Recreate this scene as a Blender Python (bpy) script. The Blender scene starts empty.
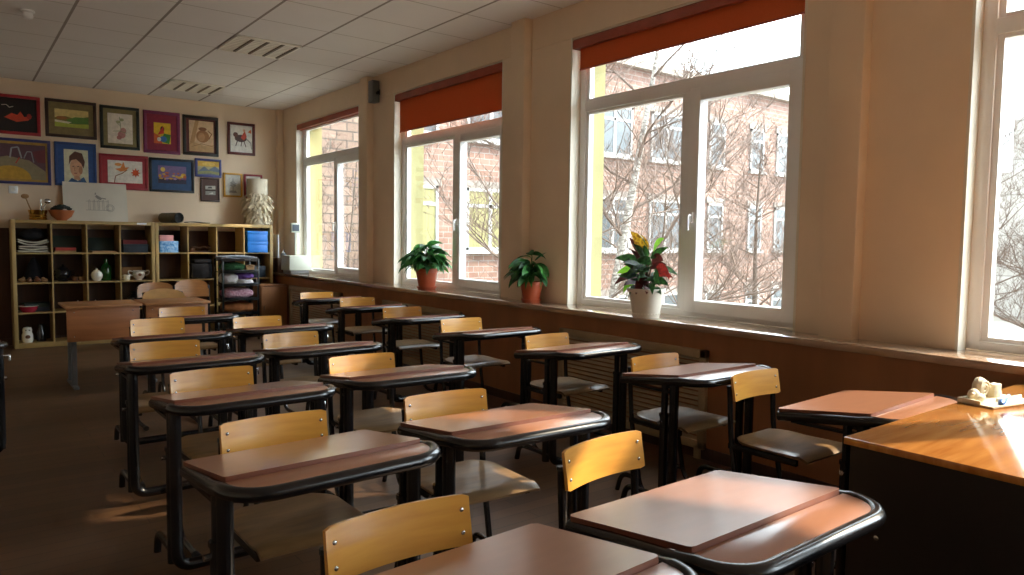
import bpy, bmesh, math, random
from mathutils import Vector, Matrix
PI = math.pi
SC = bpy.context.scene
COL = SC.collection

# ------------------------------------------------------------------ camera
def set_camera():
    f, yaw, pitch, roll = 727.056, 0.658, 0.067, 0.013
    fwd = Vector((math.sin(yaw)*math.cos(pitch), math.cos(yaw)*math.cos(pitch), -math.sin(pitch)))
    right = Vector((math.cos(yaw), -math.sin(yaw), 0))
    up = right.cross(fwd)
    r = right*math.cos(roll) + up*math.sin(roll)
    u = -right*math.sin(roll) + up*math.cos(roll)
    m = Matrix((r, u, -fwd)).transposed().to_4x4()
    m.translation = (0, 0, 1.33)
    cd = bpy.data.cameras.new('camera')
    cd.sensor_width = 36; cd.sensor_fit = 'HORIZONTAL'
    cd.lens = f/1024*36
    cd.clip_start = .05; cd.clip_end = 400
    c = bpy.data.objects.new('camera', cd); COL.objects.link(c)
    c.matrix_world = m
    SC.camera = c
set_camera()

# ------------------------------------------------------------------ sky, sun, exposure
SC.view_settings.view_transform = 'Standard'
SC.view_settings.look = 'None'
SC.view_settings.gamma = 1
SC.view_settings.use_curve_mapping = False
SC.view_settings.exposure = 0.0

w = bpy.data.worlds.new('sky'); SC.world = w; w.use_nodes = True
nt = w.node_tree
bg = nt.nodes['Background']
# hazy spring sky: even veil plus a wide bright glow around the sun
SUN_DIR = Vector((-.928, .37, -.727)).normalized()
SKY_BASE, SKY_GLOW, SUN_POWER = 3.0, 17.5, 12.0
_tc = nt.nodes.new('ShaderNodeTexCoord'); _dt = nt.nodes.new('ShaderNodeVectorMath'); _dt.operation = 'DOT_PRODUCT'
_dt.inputs[1].default_value = -SUN_DIR; nt.links.new(_tc.outputs['Generated'], _dt.inputs[0])
_mx = nt.nodes.new('ShaderNodeMath'); _mx.operation = 'MAXIMUM'; _mx.inputs[1].default_value = 0; nt.links.new(_dt.outputs['Value'], _mx.inputs[0])
_pw = nt.nodes.new('ShaderNodeMath'); _pw.operation = 'POWER'; _pw.inputs[1].default_value = 2.5; nt.links.new(_mx.outputs[0], _pw.inputs[0])
_st = nt.nodes.new('ShaderNodeMath'); _st.operation = 'MULTIPLY_ADD'; _st.inputs[1].default_value = SKY_GLOW; _st.inputs[2].default_value = SKY_BASE; nt.links.new(_pw.outputs[0], _st.inputs[0])
bg.inputs[0].default_value = (.84, .93, 1.0, 1)
nt.links.new(_st.outputs[0], bg.inputs[1])
SC.cycles.diffuse_bounces = 8; SC.cycles.max_bounces = 14; SC.cycles.transparent_max_bounces = 16

sd = bpy.data.lights.new('sun', 'SUN'); sd.energy = SUN_POWER; sd.angle = math.radians(1.2); sd.color = (1, .84, .64)
sun = bpy.data.objects.new('sun', sd); COL.objects.link(sun)
sun_dir = SUN_DIR
sun.rotation_euler = sun_dir.to_track_quat('-Z', 'Y').to_euler()
sun.location = (12, -6, 12)

def portal(y0, y1):
    ld = bpy.data.lights.new('daylight_portal', 'AREA'); ld.shape = 'RECTANGLE'
    ld.size = 2.0; ld.size_y = abs(y1-y0); ld.cycles.is_portal = True
    o = bpy.data.objects.new('daylight_portal', ld); COL.objects.link(o)
    o.location = (4.25, (y0+y1)/2, 1.85)
    o.rotation_euler = (0, PI/2, 0)     # -Z faces -X, into the room
    return o
WIN = [(9.80, 7.86), (7.02, 5.08), (4.215, 2.275), (1.437, -.503), (-1.35, -3.29), (-4.14, -6.08)]
for a, b in WIN: portal(a, b)

# ------------------------------------------------------------------ helpers
def lin(c):
    if isinstance(c, str):
        c = c.lstrip('#'); c = [int(c[i:i+2], 16)/255 for i in (0, 2, 4)]
        return tuple((x/12.92 if x <= .04045 else ((x+.055)/1.055)**2.4) for x in c)
    return tuple(c)

MATS = {}
def mat(name, col, rough=.6, var=.12, scale=8.0, metal=0.0, coat=0.0, bump=0.0, stretch=(1, 1, 1), col2=None, detail=3, trans=0.0, spec=.5, coat_rough=.1):
    if name in MATS: return MATS[name]
    m = bpy.data.materials.new(name); m.use_nodes = True; MATS[name] = m
    n = m.node_tree.nodes; l = m.node_tree.links
    p = n['Principled BSDF']
    p.inputs['Roughness'].default_value = rough
    p.inputs['Metallic'].default_value = metal
    p.inputs['Coat Weight'].default_value = coat
    p.inputs['Coat Roughness'].default_value = coat_rough
    p.inputs['Specular IOR Level'].default_value = spec
    if trans: p.inputs['Transmission Weight'].default_value = trans
    c = lin(col)
    tc = n.new('ShaderNodeTexCoord'); mp = n.new('ShaderNodeMapping'); mp.inputs['Scale'].default_value = stretch
    l.new(tc.outputs['Object'], mp.inputs['Vector'])
    nz = n.new('ShaderNodeTexNoise'); nz.inputs['Scale'].default_value = scale; nz.inputs['Detail'].default_value = detail
    l.new(mp.outputs[0], nz.inputs['Vector'])
    rp = n.new('ShaderNodeValToRGB')
    c2 = lin(col2) if col2 else tuple(x*(1-var) for x in c)
    c1 = c if col2 else tuple(min(1, x*(1+var)) for x in c)
    rp.color_ramp.elements[0].color = (*c2, 1); rp.color_ramp.elements[1].color = (*c1, 1)
    rp.color_ramp.elements[0].position = .35; rp.color_ramp.elements[1].position = .65
    l.new(nz.outputs['Fac'], rp.inputs['Fac']); l.new(rp.outputs[0], p.inputs['Base Color'])
    if bump:
        b = n.new('ShaderNodeBump'); b.inputs['Strength'].default_value = bump; b.inputs['Distance'].default_value = .005
        l.new(nz.outputs['Fac'], b.inputs['Height']); l.new(b.outputs[0], p.inputs['Normal'])
    return m

def translucent(m, f=.4):
    n = m.node_tree.nodes; l = m.node_tree.links; p = n['Principled BSDF']; o = n['Material Output']
    t = n.new('ShaderNodeBsdfTranslucent'); x = n.new('ShaderNodeMixShader'); x.inputs[0].default_value = f
    l.new(p.inputs['Base Color'].links[0].from_socket, t.inputs[0]); l.new(p.outputs[0], x.inputs[1]); l.new(t.outputs[0], x.inputs[2]); l.new(x.outputs[0], o.inputs[0])
    return m

class MB:
    """collects geometry, then links it as ONE mesh object"""
    def __init__(s): s.bm = bmesh.new()
    def _add(s, tmp, mi, M=None):
        if M is not None: bmesh.ops.transform(tmp, matrix=M, verts=tmp.verts)
        mp = {}
        for v in tmp.verts: mp[v] = s.bm.verts.new(v.co)
        for f in tmp.faces:
            try:
                g = s.bm.faces.new([mp[v] for v in f.verts]); g.material_index = mi if mi is not None else f.material_index
            except ValueError: pass
        tmp.free()
    def box(s, lo, hi, bev=0.0, mi=0, M=None, seg=2):
        t = bmesh.new(); bmesh.ops.create_cube(t, size=1)
        lo = Vector(lo); hi = Vector(hi)
        for v in t.verts: v.co = Vector((lo[i]+(v.co[i]+.5)*(hi[i]-lo[i]) for i in range(3)))
        if bev > 0:
            bmesh.ops.bevel(t, geom=list(t.edges), offset=bev, segments=seg, affect='EDGES', profile=.5)
        s._add(t, mi, M); return s
    def tube(s, pts, r, n=10, mi=0, cap=True, M=None):
        pts = [Vector(p) for p in pts]; k = len(pts)
        rs = r if isinstance(r, (list, tuple)) else [r]*k
        t = bmesh.new(); rings = []; prev = None
        for i, p in enumerate(pts):
            d = (pts[min(i+1, k-1)]-pts[max(i-1, 0)])
            if d.length < 1e-9: d = Vector((0, 0, 1))
            d.normalize()
            if prev is None:
                a = Vector((0, 0, 1)) if abs(d.z) < .9 else Vector((1, 0, 0))
                u = d.cross(a).normalized()
            else:
                u = prev - d*prev.dot(d)
                if u.length < 1e-6: u = d.orthogonal()
                u.normalize()
            prev = u; v = d.cross(u)
            rings.append([t.verts.new(p+(u*math.cos(2*PI*j/n)+v*math.sin(2*PI*j/n))*rs[i]) for j in range(n)])
        for i in range(k-1):
            for j in range(n):
                t.faces.new((rings[i][j], rings[i][(j+1) % n], rings[i+1][(j+1) % n], rings[i+1][j]))
        if cap: t.faces.new(rings[0][::-1]); t.faces.new(rings[-1])
        s._add(t, mi, M); return s
    def lathe(s, prof, n=28, mi=0, c=(0, 0, 0), M=None, sx=1, sy=1):
        t = bmesh.new(); rings = []
        for (r, z) in prof:
            if r < 1e-5: rings.append([t.verts.new((c[0], c[1], c[2]+z))])
            else: rings.append([t.verts.new((c[0]+sx*r*math.cos(2*PI*j/n), c[1]+sy*r*math.sin(2*PI*j/n), c[2]+z)) for j in range(n)])
        for a, b in zip(rings, rings[1:]):
            for j in range(n):
                A = [a[0]] if len(a) == 1 else [a[j], a[(j+1) % n]]
                B = [b[0]] if len(b) == 1 else [b[(j+1) % n], b[j]]
                if len(A)+len(B) >= 3: t.faces.new(A+B)
        s._add(t, mi, M); return s
    def prism(s, poly, a0, a1, axis='z', mi=0, bev=0.0, M=None, side=None):
        """extrude a 2-D outline along an axis"""
        t = bmesh.new()
        def P(u, v, h):
            return {'z': (u, v, h), 'y': (u, h, v), 'x': (h, u, v)}[axis]
        lo = [t.verts.new(P(u, v, a0)) for u, v in poly]; hi = [t.verts.new(P(u, v, a1)) for u, v in poly]
        t.faces.new(lo[::-1]); t.faces.new(hi); k = len(poly)
        for i in range(k):
            f = t.faces.new((lo[i], lo[(i+1) % k], hi[(i+1) % k], hi[i]))
            if side is not None: f.material_index = side
        bmesh.ops.recalc_face_normals(t, faces=t.faces)
        if bev > 0:
            es = [e for e in t.edges if abs((e.verts[0].co-e.verts[1].co)[{'x': 0, 'y': 1, 'z': 2}[axis]]) < 1e-6]
            bmesh.ops.bevel(t, geom=es, offset=bev, segments=2, affect='EDGES', profile=.5)
        s._add(t, None if side is not None else mi, M); return s
    def grid(s, fn, nu, nv, thick=0.0, mi=0, M=None):
        """sheet fn(u,v) -> point, optionally with thickness along its normals"""
        t = bmesh.new()
        g = [[t.verts.new(fn(i/nu, j/nv)) for j in range(nv+1)] for i in range(nu+1)]
        for i in range(nu):
            for j in range(nv): t.faces.new((g[i][j], g[i+1][j], g[i+1][j+1], g[i][j+1]))
        if thick:
            t.normal_update()
            nr = {v: v.normal.copy() for v in t.verts}
            bot = {v: t.verts.new(v.co-nr[v]*thick) for v in list(nr)}
            top = [f for f in t.faces]
            for f in top: t.faces.new([bot[v] for v in reversed(f.verts)])
            rim = [g[i][0] for i in range(nu+1)]+[g[nu][j] for j in range(1, nv+1)]+[g[i][nv] for i in range(nu-1, -1, -1)]+[g[0][j] for j in range(nv-1, 0, -1)]
            for i in range(len(rim)):
                a, b = rim[i], rim[(i+1) % len(rim)]
                t.faces.new((b, a, bot[a], bot[b]))
        s._add(t, mi, M); return s
    def sphere(s, c, r, mi=0, sub=2, sc=(1, 1, 1), M=None):
        t = bmesh.new(); bmesh.ops.create_icosphere(t, subdivisions=sub, radius=r)
        for v in t.verts: v.co = Vector((c[0]+v.co.x*sc[0], c[1]+v.co.y*sc[1], c[2]+v.co.z*sc[2]))
        s._add(t, mi, M); return s
    def build(s, name, mats, parent=None, smooth=True, angle=35):
        me = bpy.data.meshes.new(name)
        bmesh.ops.recalc_face_normals(s.bm, faces=s.bm.faces)
        s.bm.to_mesh(me); s.bm.free()
        for m in (mats if isinstance(mats, (list, tuple)) else [mats]): me.materials.append(m)
        if smooth:
            me.polygons.foreach_set('use_smooth', [True]*len(me.polygons))
            me.set_sharp_from_angle(angle=math.radians(angle))
        o = bpy.data.objects.new(name, me); COL.objects.link(o)
        if parent is not None: o.parent = parent
        return o

def fillet(pts, r, n=6):
    pts = [Vector(p) for p in pts]; out = [pts[0]]
    for a, b, c in zip(pts, pts[1:], pts[2:]):
        d1 = (a-b); d2 = (c-b); L = min(r, d1.length*.49, d2.length*.49)
        p1 = b+d1.normalized()*L; p2 = b+d2.normalized()*L
        for i in range(n+1):
            t = i/n; out.append(p1*(1-t)**2+b*2*t*(1-t)+p2*t*t)
    out.append(pts[-1]); return out

def tag(o, label, cat, group=None):
    o['label'] = label; o['category'] = cat
    if group: o['group'] = group
    return o
def thing(name, label, cat, loc=(0, 0, 0), rz=0.0, group=None):
    o = bpy.data.objects.new(name, None); o.empty_display_size = .1; COL.objects.link(o)
    o.location = loc; o.rotation_euler = (0, 0, rz)
    return tag(o, label, cat, group)
def struct(o): o['kind'] = 'structure'; return o
def dup(root, label, loc, rz=0.0, group=None):
    r = root.copy(); COL.objects.link(r); r.location = loc; r.rotation_euler = (0, 0, rz); r['label'] = label
    if group: r['group'] = group
    for ch in KIDS[root]:
        c = ch.copy(); COL.objects.link(c); c.parent = r
        for g in KIDS.get(ch, ()):
            d = g.copy(); COL.objects.link(d); d.parent = c
    return r
KIDS = {}
def kid(o, parent): KIDS.setdefault(parent, []).append(o); return o

# ------------------------------------------------------------------ materials
M_wall = mat('beige_wall_paint', '#ead5ba', .75, .03, 3, bump=.05)
M_wallb = M_wall
M_white = mat('white_window_plastic', '#f1f2f2', .35, .02, 4)
M_reveal = mat('white_reveal_plaster', '#e4ddcc', .7, .03, 5)
M_yellow = mat('yellow_facade_paint', '#948c60', .8, .05, 6)
M_low = mat('brown_panel_board', '#b0764e', .5, .12, 5, stretch=(1, 1, .15))
M_sill = mat('sill_laminate', '#ac9078', .12, .04, 6, coat=.9, col2='#9e8068', coat_rough=.05)
M_dark_wood = mat('dark_brown_board', '#4a3020', .55, .15, 4, stretch=(6, 6, .4))
M_black = mat('black_enamel_tube', '#0e0d10', .27, .2, 10, coat=.25)
M_blackp = mat('black_rubber', '#0c0c0c', .6)
M_desk = mat('reddish_laminate', '#a26c4e', .34, .04, 12, stretch=(.5, 2, 2), coat=.8, coat_rough=.2)
M_desk_edge = mat('desk_board_edge', '#7a452f', .5, .08, 20)
M_ply = mat('honey_lacquered_plywood', '#dea043', .32, .1, 5, stretch=(1, 1, 7), coat=.5, col2='#d08f3a', coat_rough=.2)
M_seat = mat('worn_plywood_seat', '#846540', .4, .1, 6, stretch=(1, 5, 1), coat=.4, col2='#6e5230', coat_rough=.18)
M_chrome = mat('rivet_steel', '#c8c8c8', .25, .02, metal=1)
M_birch = mat('birch_veneer_board', '#ae925c', .5, .08, 12, stretch=(1, 1, .2))
M_varnish = mat('varnished_table_top', '#c48442', .12, .2, 5, stretch=(.6, 6, 1), coat=.5, col2='#a8682c', coat_rough=.05)
M_tdark = mat('dark_desk_panel', '#1c110c', .5, .2, 5)
M_tabletop = mat('oak_table_top', '#b07a4c', .4, .1, 14, stretch=(.3, 3, 1))
M_panel = mat('brown_modesty_panel', '#b4764a', .45, .1, 10, stretch=(.3, 3, 3))
M_greym = mat('grey_painted_steel', '#6f7274', .4, .05, metal=.2)
M_terra = mat('terracotta_plastic', '#b5532f', .45, .06, 8)
M_soil = mat('potting_soil', '#2b1f17', .95, .3, 60, bump=.5)
M_leaf = mat('glossy_dark_green_leaf', '#4a8c3c', .42, .3, 25, col2='#306830')
M_leaf2 = mat('deep_green_leaf', '#38703a', .45, .3, 25, col2='#1d3f22')
for _m in (M_leaf, M_leaf2): translucent(_m, .3)
M_stem = mat('green_stem', '#55703a', .6)

def blind_mat():
    m = bpy.data.materials.new('orange_blind_fabric'); m.use_nodes = True
    n = m.node_tree.nodes; l = m.node_tree.links; n.clear()
    o = n.new('ShaderNodeOutputMaterial'); d = n.new('ShaderNodeBsdfDiffuse'); t = n.new('ShaderNodeBsdfTranslucent'); mx = n.new('ShaderNodeMixShader')
    tc = n.new('ShaderNodeTexCoord'); wv = n.new('ShaderNodeTexNoise'); wv.inputs['Scale'].default_value = 160
    rp = n.new('ShaderNodeValToRGB'); rp.color_ramp.elements[0].color = (*lin('#c4663e'), 1); rp.color_ramp.elements[1].color = (*lin('#d0744a'), 1)
    l.new(tc.outputs['Object'], wv.inputs['Vector']); l.new(wv.outputs['Fac'], rp.inputs['Fac'])
    l.new(rp.outputs[0], d.inputs[0]); l.new(rp.outputs[0], t.inputs[0]); mx.inputs[0].default_value = .2
    l.new(d.outputs[0], mx.inputs[1]); l.new(t.outputs[0], mx.inputs[2]); l.new(mx.outputs[0], o.inputs[0]); return m
M_blind = blind_mat()
M_cass = mat('dark_red_cassette', '#a04c36', .4)

def glass_mat():
    m = bpy.data.materials.new('window_glass'); m.use_nodes = True
    n = m.node_tree.nodes; l = m.node_tree.links; n.clear()
    o = n.new('ShaderNodeOutputMaterial'); t = n.new('ShaderNodeBsdfTransparent'); g = n.new('ShaderNodeBsdfGlossy'); mx = n.new('ShaderNodeMixShader'); f = n.new('ShaderNodeFresnel')
    n.remove(f); lw = n.new('ShaderNodeLayerWeight'); pw = n.new('ShaderNodeMath'); pw.operation = 'POWER'; pw.inputs[1].default_value = 4.0; ma = n.new('ShaderNodeMath'); ma.operation = 'MULTIPLY_ADD'; ma.inputs[1].default_value = .55; ma.inputs[2].default_value = .025
    t.inputs[0].default_value = (.97, .985, .98, 1); g.inputs['Roughness'].default_value = .02
    l.new(lw.outputs['Facing'], pw.inputs[0]); l.new(pw.outputs[0], ma.inputs[0])
    l.new(ma.outputs[0], mx.inputs[0]); l.new(t.outputs[0], mx.inputs[1]); l.new(g.outputs[0], mx.inputs[2]); l.new(mx.outputs[0], o.inputs[0]); return m
M_glass = glass_mat()

def ceiling_mat():
    m = bpy.data.materials.new('ceiling_tiles'); m.use_nodes = True
    n = m.node_tree.nodes; l = m.node_tree.links; p = n['Principled BSDF']; p.inputs['Roughness'].default_value = .9
    tc = n.new('ShaderNodeTexCoord'); sp = n.new('ShaderNodeSeparateXYZ'); l.new(tc.outputs['Object'], sp.inputs[0])
    def math_(op, a, b=None):
        q = n.new('ShaderNodeMath'); q.operation = op
        for i, x in enumerate((a, b)):
            if x is None: continue
            if isinstance(x, (int, float)): q.inputs[i].default_value = x
            else: l.new(x, q.inputs[i])
        return q.outputs[0]
    def line(ax, off, pitch, wd):
        a = math_('SUBTRACT', sp.outputs[ax], off); a = math_('DIVIDE', a, pitch); a = math_('FRACT', a)
        b = math_('SUBTRACT', 1.0, a); d = math_('MINIMUM', a, b)
        return math_('LESS_THAN', math_('MULTIPLY', d, pitch), wd)
    lx = line('X', .833-6.18, .618, .011); ly = line('Y', 6.729-12, .6, .006)
    nz = n.new('ShaderNodeTexNoise'); nz.inputs['Scale'].default_value = 2.0; l.new(tc.outputs['Object'], nz.inputs['Vector'])
    base = n.new('ShaderNodeValToRGB'); base.color_ramp.elements[0].color = (*lin('#ece8e4'), 1); base.color_ramp.elements[1].color = (*lin('#f4f0ec'), 1)
    l.new(nz.outputs['Fac'], base.inputs[0])
    mx = n.new('ShaderNodeMix'); mx.data_type = 'RGBA'; mx.inputs[7].default_value = (*lin('#a0978f'), 1)
    mx2 = n.new('ShaderNodeMix'); mx2.data_type = 'RGBA'; mx2.inputs[7].default_value = (*lin('#c4bcb4'), 1)
    l.new(ly, mx2.inputs[0]); l.new(base.outputs[0], mx2.inputs[6])
    l.new(lx, mx.inputs[0]); l.new(mx2.outputs[2], mx.inputs[6]); l.new(mx.outputs[2], p.inputs['Base Color']); return m

def brick_mat(name, c1, c2, mortar, bw, bh, axes='XZ', rough=.85, msize=.01, offset=.5, scale=1.0, bias=0.0):
    m = bpy.data.materials.new(name); m.use_nodes = True
    n = m.node_tree.nodes; l = m.node_tree.links; p = n['Principled BSDF']; p.inputs['Roughness'].default_value = rough
    tc = n.new('ShaderNodeTexCoord'); sp = n.new('ShaderNodeSeparateXYZ'); cb = n.new('ShaderNodeCombineXYZ')
    l.new(tc.outputs['Object'], sp.inputs[0]); l.new(sp.outputs[axes[0]], cb.inputs[0]); l.new(sp.outputs[axes[1]], cb.inputs[1])
    b = n.new('ShaderNodeTexBrick'); b.inputs['Scale'].default_value = scale; b.inputs['Brick Width'].default_value = bw; b.inputs['Row Height'].default_value = bh
    b.inputs['Mortar Size'].default_value = msize; b.inputs['Mortar Smooth'].default_value = .1; b.inputs['Bias'].default_value = bias; b.offset = offset
    b.inputs['Color1'].default_value = (*lin(c1), 1); b.inputs['Color2'].default_value = (*lin(c2), 1); b.inputs['Mortar'].default_value = (*lin(mortar), 1)
    l.new(cb.outputs[0], b.inputs['Vector'])
    nz = n.new('ShaderNodeTexNoise'); nz.inputs['Scale'].default_value = 3; nz.inputs['Detail'].default_value = 5; l.new(tc.outputs['Object'], nz.inputs['Vector'])
    mx = n.new('ShaderNodeMix'); mx.data_type = 'RGBA'; mx.blend_type = 'OVERLAY'; mx.inputs[0].default_value = .25
    l.new(b.outputs[0], mx.inputs[6]); l.new(nz.outputs['Fac'], mx.inputs[7]); l.new(mx.outputs[2], p.inputs['Base Color'])
    return m, p
M_floor, pf = brick_mat('wooden_floor_planks', '#64472f', '#523924', '#2e1f14', 1.1, .09, 'XY', .4, .002, .37)

# ------------------------------------------------------------------ room shell
XW, YB, ZC = 3.80, 10.37, 3.11
XL, YF = -2.6, -6.6
MB().box((XL-.1, YF-.1, -.1), (4.17, YB+.1, 0)).build('floor', M_floor, smooth=False)['kind'] = 'structure'
MB().box((XL-.1, YF-.1, ZC), (4.17, YB+.1, ZC+.1)).build('ceiling', ceiling_mat(), smooth=False)['kind'] = 'structure'
MB().box((XL-.1, YB, 0), (4.17, YB+.15, ZC)).build('wall_back', M_wall, smooth=False)['kind'] = 'structure'
MB().box((XL-.1, YF, 0), (XL, YB, ZC)).build('wall_left', M_wall, smooth=False)['kind'] = 'structure'
MB().box((XL-.1, YF-.1, 0), (4.17, YF, ZC)).build('wall_front', M_wall, smooth=False)['kind'] = 'structure'

ZS, ZT = .825, 2.86
b = MB()
b.box((XW, YF, ZT), (3.97, YB, ZC))                       # lintel
b.box((3.66, YF, 0), (3.97, YB, ZS-.04))                  # below the sill
ys = [YB]+[v for ab in WIN for v in ab]+[YF]
PIERS = [(ys[i+1], ys[i]) for i in range(0, len(ys), 2)]
for lo, hi in PIERS: b.box((XW, lo, ZS-.04), (3.97, hi, ZT), bev=.004)
for lo, hi in ((7.5, 7.68), (4.69, 4.87), (1.905, 2.09), (10.28, YB)):   # engaged pilasters
    b.box((XW-.08, lo, ZS-.01), (XW+.01, hi, ZC), bev=.006)
b.build('wall_right', M_wall)['kind'] = 'structure'
MB().box((3.62, YF, 0), (3.66, YB, ZS-.04)).build('trim_1', M_low, smooth=False)['kind'] = 'structure'
b = MB()
b.box((3.55, YF, ZS-.042), (3.80, YB, ZS), bev=.008)
for hi, lo in WIN: b.box((3.79, lo+.001, ZS-.04), (3.90, hi-.001, ZS))
b.build('trim_2', M_sill)['kind'] = 'structure'
b = MB()                                                   # white lining of the window recesses
for hi, lo in WIN:
    b.box((XW-.001, hi-.012, ZS), (3.90, hi+.002, ZT)); b.box((XW-.001, lo-.002, ZS), (3.90, lo+.012, ZT)); b.box((XW+.01, lo, ZT-.012), (3.90, hi, ZT+.002))
b.build('trim_3', M_reveal, smooth=False)['kind'] = 'structure'
b = MB()                                                   # outer leaf of the wall, painted yellow
b.box((3.97, YF-.1, ZT), (4.17, YB+.15, ZC+.8)); b.box((3.97, YF-.1, -3.6), (4.17, YB+.15, ZS-.03))
for lo, hi in PIERS: b.box((3.97, lo, ZS-.03), (4.17, hi, ZT))
b.build('trim_4', M_yellow, smooth=False)['kind'] = 'structure'
MB().box((XL, YB-.025, 0), (3.53, YB, 1.38), bev=.004).build('trim_5', M_dark_wood)['kind'] = 'structure'
MB().box((XL, YB-.04, 0), (3.62, YB-.025, .08), bev=.003).build('baseboard_back', M_dark_wood)['kind'] = 'structure'
MB().box((3.605, YF, 0), (3.62, YB-.04, .07), bev=.003).build('baseboard_right', M_dark_wood)['kind'] = 'structure'

for i, (hi, lo) in enumerate(WIN):
    r = bpy.data.objects.new('window_%d' % (i+1), None); COL.objects.link(r); r['kind'] = 'structure'
    r.location = (3.93, (hi+lo)/2, ZS); Y0 = (hi+lo)/2
    T = Matrix.Translation((-3.93, -Y0, -ZS))
    f = MB(); X0, X1 = 3.895, 3.965
    f.box((X0, hi-.07, ZS), (X1, hi, ZT), .006, M=T); f.box((X0, lo, ZS), (X1, lo+.07, ZT), .006, M=T)
    f.box((X0, lo+.06, ZS), (X1, hi-.06, ZS+.045), .006, M=T); f.box((X0, lo+.06, ZT-.07), (X1, hi-.06, ZT), .006, M=T)
    f.box((X0, lo+.06, 2.31), (X1, hi-.06, 2.385), .006, M=T); f.box((X0, hi-1.12, ZS+.04), (X1, hi-1.03, 2.32), .006, M=T)
    for a, c, z0, z1 in ((hi-.07, hi-1.03, ZS+.045, 2.31), (hi-.07, lo+.07, 2.385, ZT-.07)):   # glazing beads
        f.box((X0+.012, a-.03, z0), (X1-.012, a, z1), M=T); f.box((X0+.012, c, z0), (X1-.012, c+.03, z1), M=T)
        f.box((X0+.013, c, z0), (X1-.013, a, z0+.02), M=T); f.box((X0+.013, c, z1-.02), (X1-.013, a, z1), M=T)
    f.build('frame', M_white, r)
    s = MB(); a, c = hi-1.085, lo+.055
    s.box((X0-.022, c, ZS+.03), (X1-.01, c+.085, 2.325), .008, M=T); s.box((X0-.022, a-.085, ZS+.03), (X1-.01, a, 2.325), .008, M=T)
    s.box((X0-.021, c+.08, ZS+.03), (X1-.01, a-.08, ZS+.115), .008, M=T); s.box((X0-.021, c+.08, 2.24), (X1-.01, a-.08, 2.325), .008, M=T)
    so = s.build('sash', M_white, r)
    h = MB(); hy = a-.045
    h.box((X0-.036, hy-.014, 1.45), (X0-.021, hy+.014, 1.52), .004, M=T); h.tube([(X0-.03, hy, 1.50), (X0-.058, hy, 1.50), (X0-.062, hy, 1.485), (X0-.062, hy, 1.40)], .009, 8, M=T)
    h.build('handle', M_white, so)
    g = MB()
    g.box((3.928, hi-1.02, ZS+.05), (3.934, hi-.08, 2.305), M=T); g.box((3.928, lo+.08, 2.39), (3.934, hi-.08, ZT-.075), M=T); g.box((3.928, c+.08, ZS+.11), (3.934, a-.08, 2.245), M=T)
    g.build('pane', M_glass, r, smooth=False)

BL = [2.77, 2.45, 2.62, 2.56, 2.6]
BLAB = ['almost fully rolled-up orange blind over the farthest window', 'orange roller blind pulled lowest, over the window with one plant', 'orange roller blind over the window with the croton plant', 'orange roller blind over the window cut by the right edge', 'orange roller blind over the window behind the viewpoint']
for i in range(4):
    hi, lo = WIN[i]
    r = thing('roller_blind', BLAB[i], 'blind', (3.84, (hi+lo)/2, ZT-.012), group=None); Y0 = (hi+lo)/2
    T = Matrix.Translation((-3.84, -Y0, -(ZT-.012)))
    c = MB(); c.prism([(3.802, 2.775), (3.802, 2.835), (3.815, 2.848), (3.878, 2.848), (3.878, 2.775)], lo+.013, hi-.013, 'y', M=T, bev=.004)
    c.build('cassette', M_cass, r)
    z = BL[i]
    MB().box((3.842, lo+.04, z), (3.844, hi-.06, 2.80), M=T).build('fabric', M_blind, r, smooth=False)
    MB().tube([(3.843, lo+.04, z), (3.843, hi-.06, z)], .007, 8, M=T).build('bottom_bar', M_cass, r)

# radiator screens under the windows
M_screen = mat('tan_slatted_screen', '#b49c7a', .55, .06, 8)
SCR = [(9.54, 7.90, 'slatted screen under the farthest window by the brown cupboard'), (6.88, 5.40, 'slatted screen below the window with one potted plant'), (4.06, 2.72, 'slatted radiator screen below the window with the croton'), (1.28, -.05, 'slatted radiator screen below the window at the right edge')]
for hi, lo, lab in SCR[:3]:
    r = thing('radiator_screen', lab, 'radiator cover', (3.60, (hi+lo)/2, 0))
    T = Matrix.Translation((-3.60, -(hi+lo)/2, 0))
    f = MB(); f.box((3.585, hi-.05, .06), (3.618, hi, .67), .004, M=T); f.box((3.585, lo, .06), (3.618, lo+.05, .67), .004, M=T)
    f.box((3.585, lo, .62), (3.618, hi, .67), .004, M=T); f.box((3.585, lo, .06), (3.618, hi, .11), .004, M=T)
    f.box((3.585, lo+.03, 0), (3.612, lo+.07, .08), M=T); f.box((3.585, hi-.07, 0), (3.612, hi-.03, .08), M=T)
    f.build('frame', M_screen, r)
    s = MB(); k = 17
    for j in range(k):
        z = .125+j*(.49/(k-1)); s.prism([(3.590, z-.010), (3.606, z+.008), (3.609, z+.006), (3.593, z-.012)], lo+.045, hi-.045, 'y', M=T)
    s.build('slats', M_screen, r, smooth=False)

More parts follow.
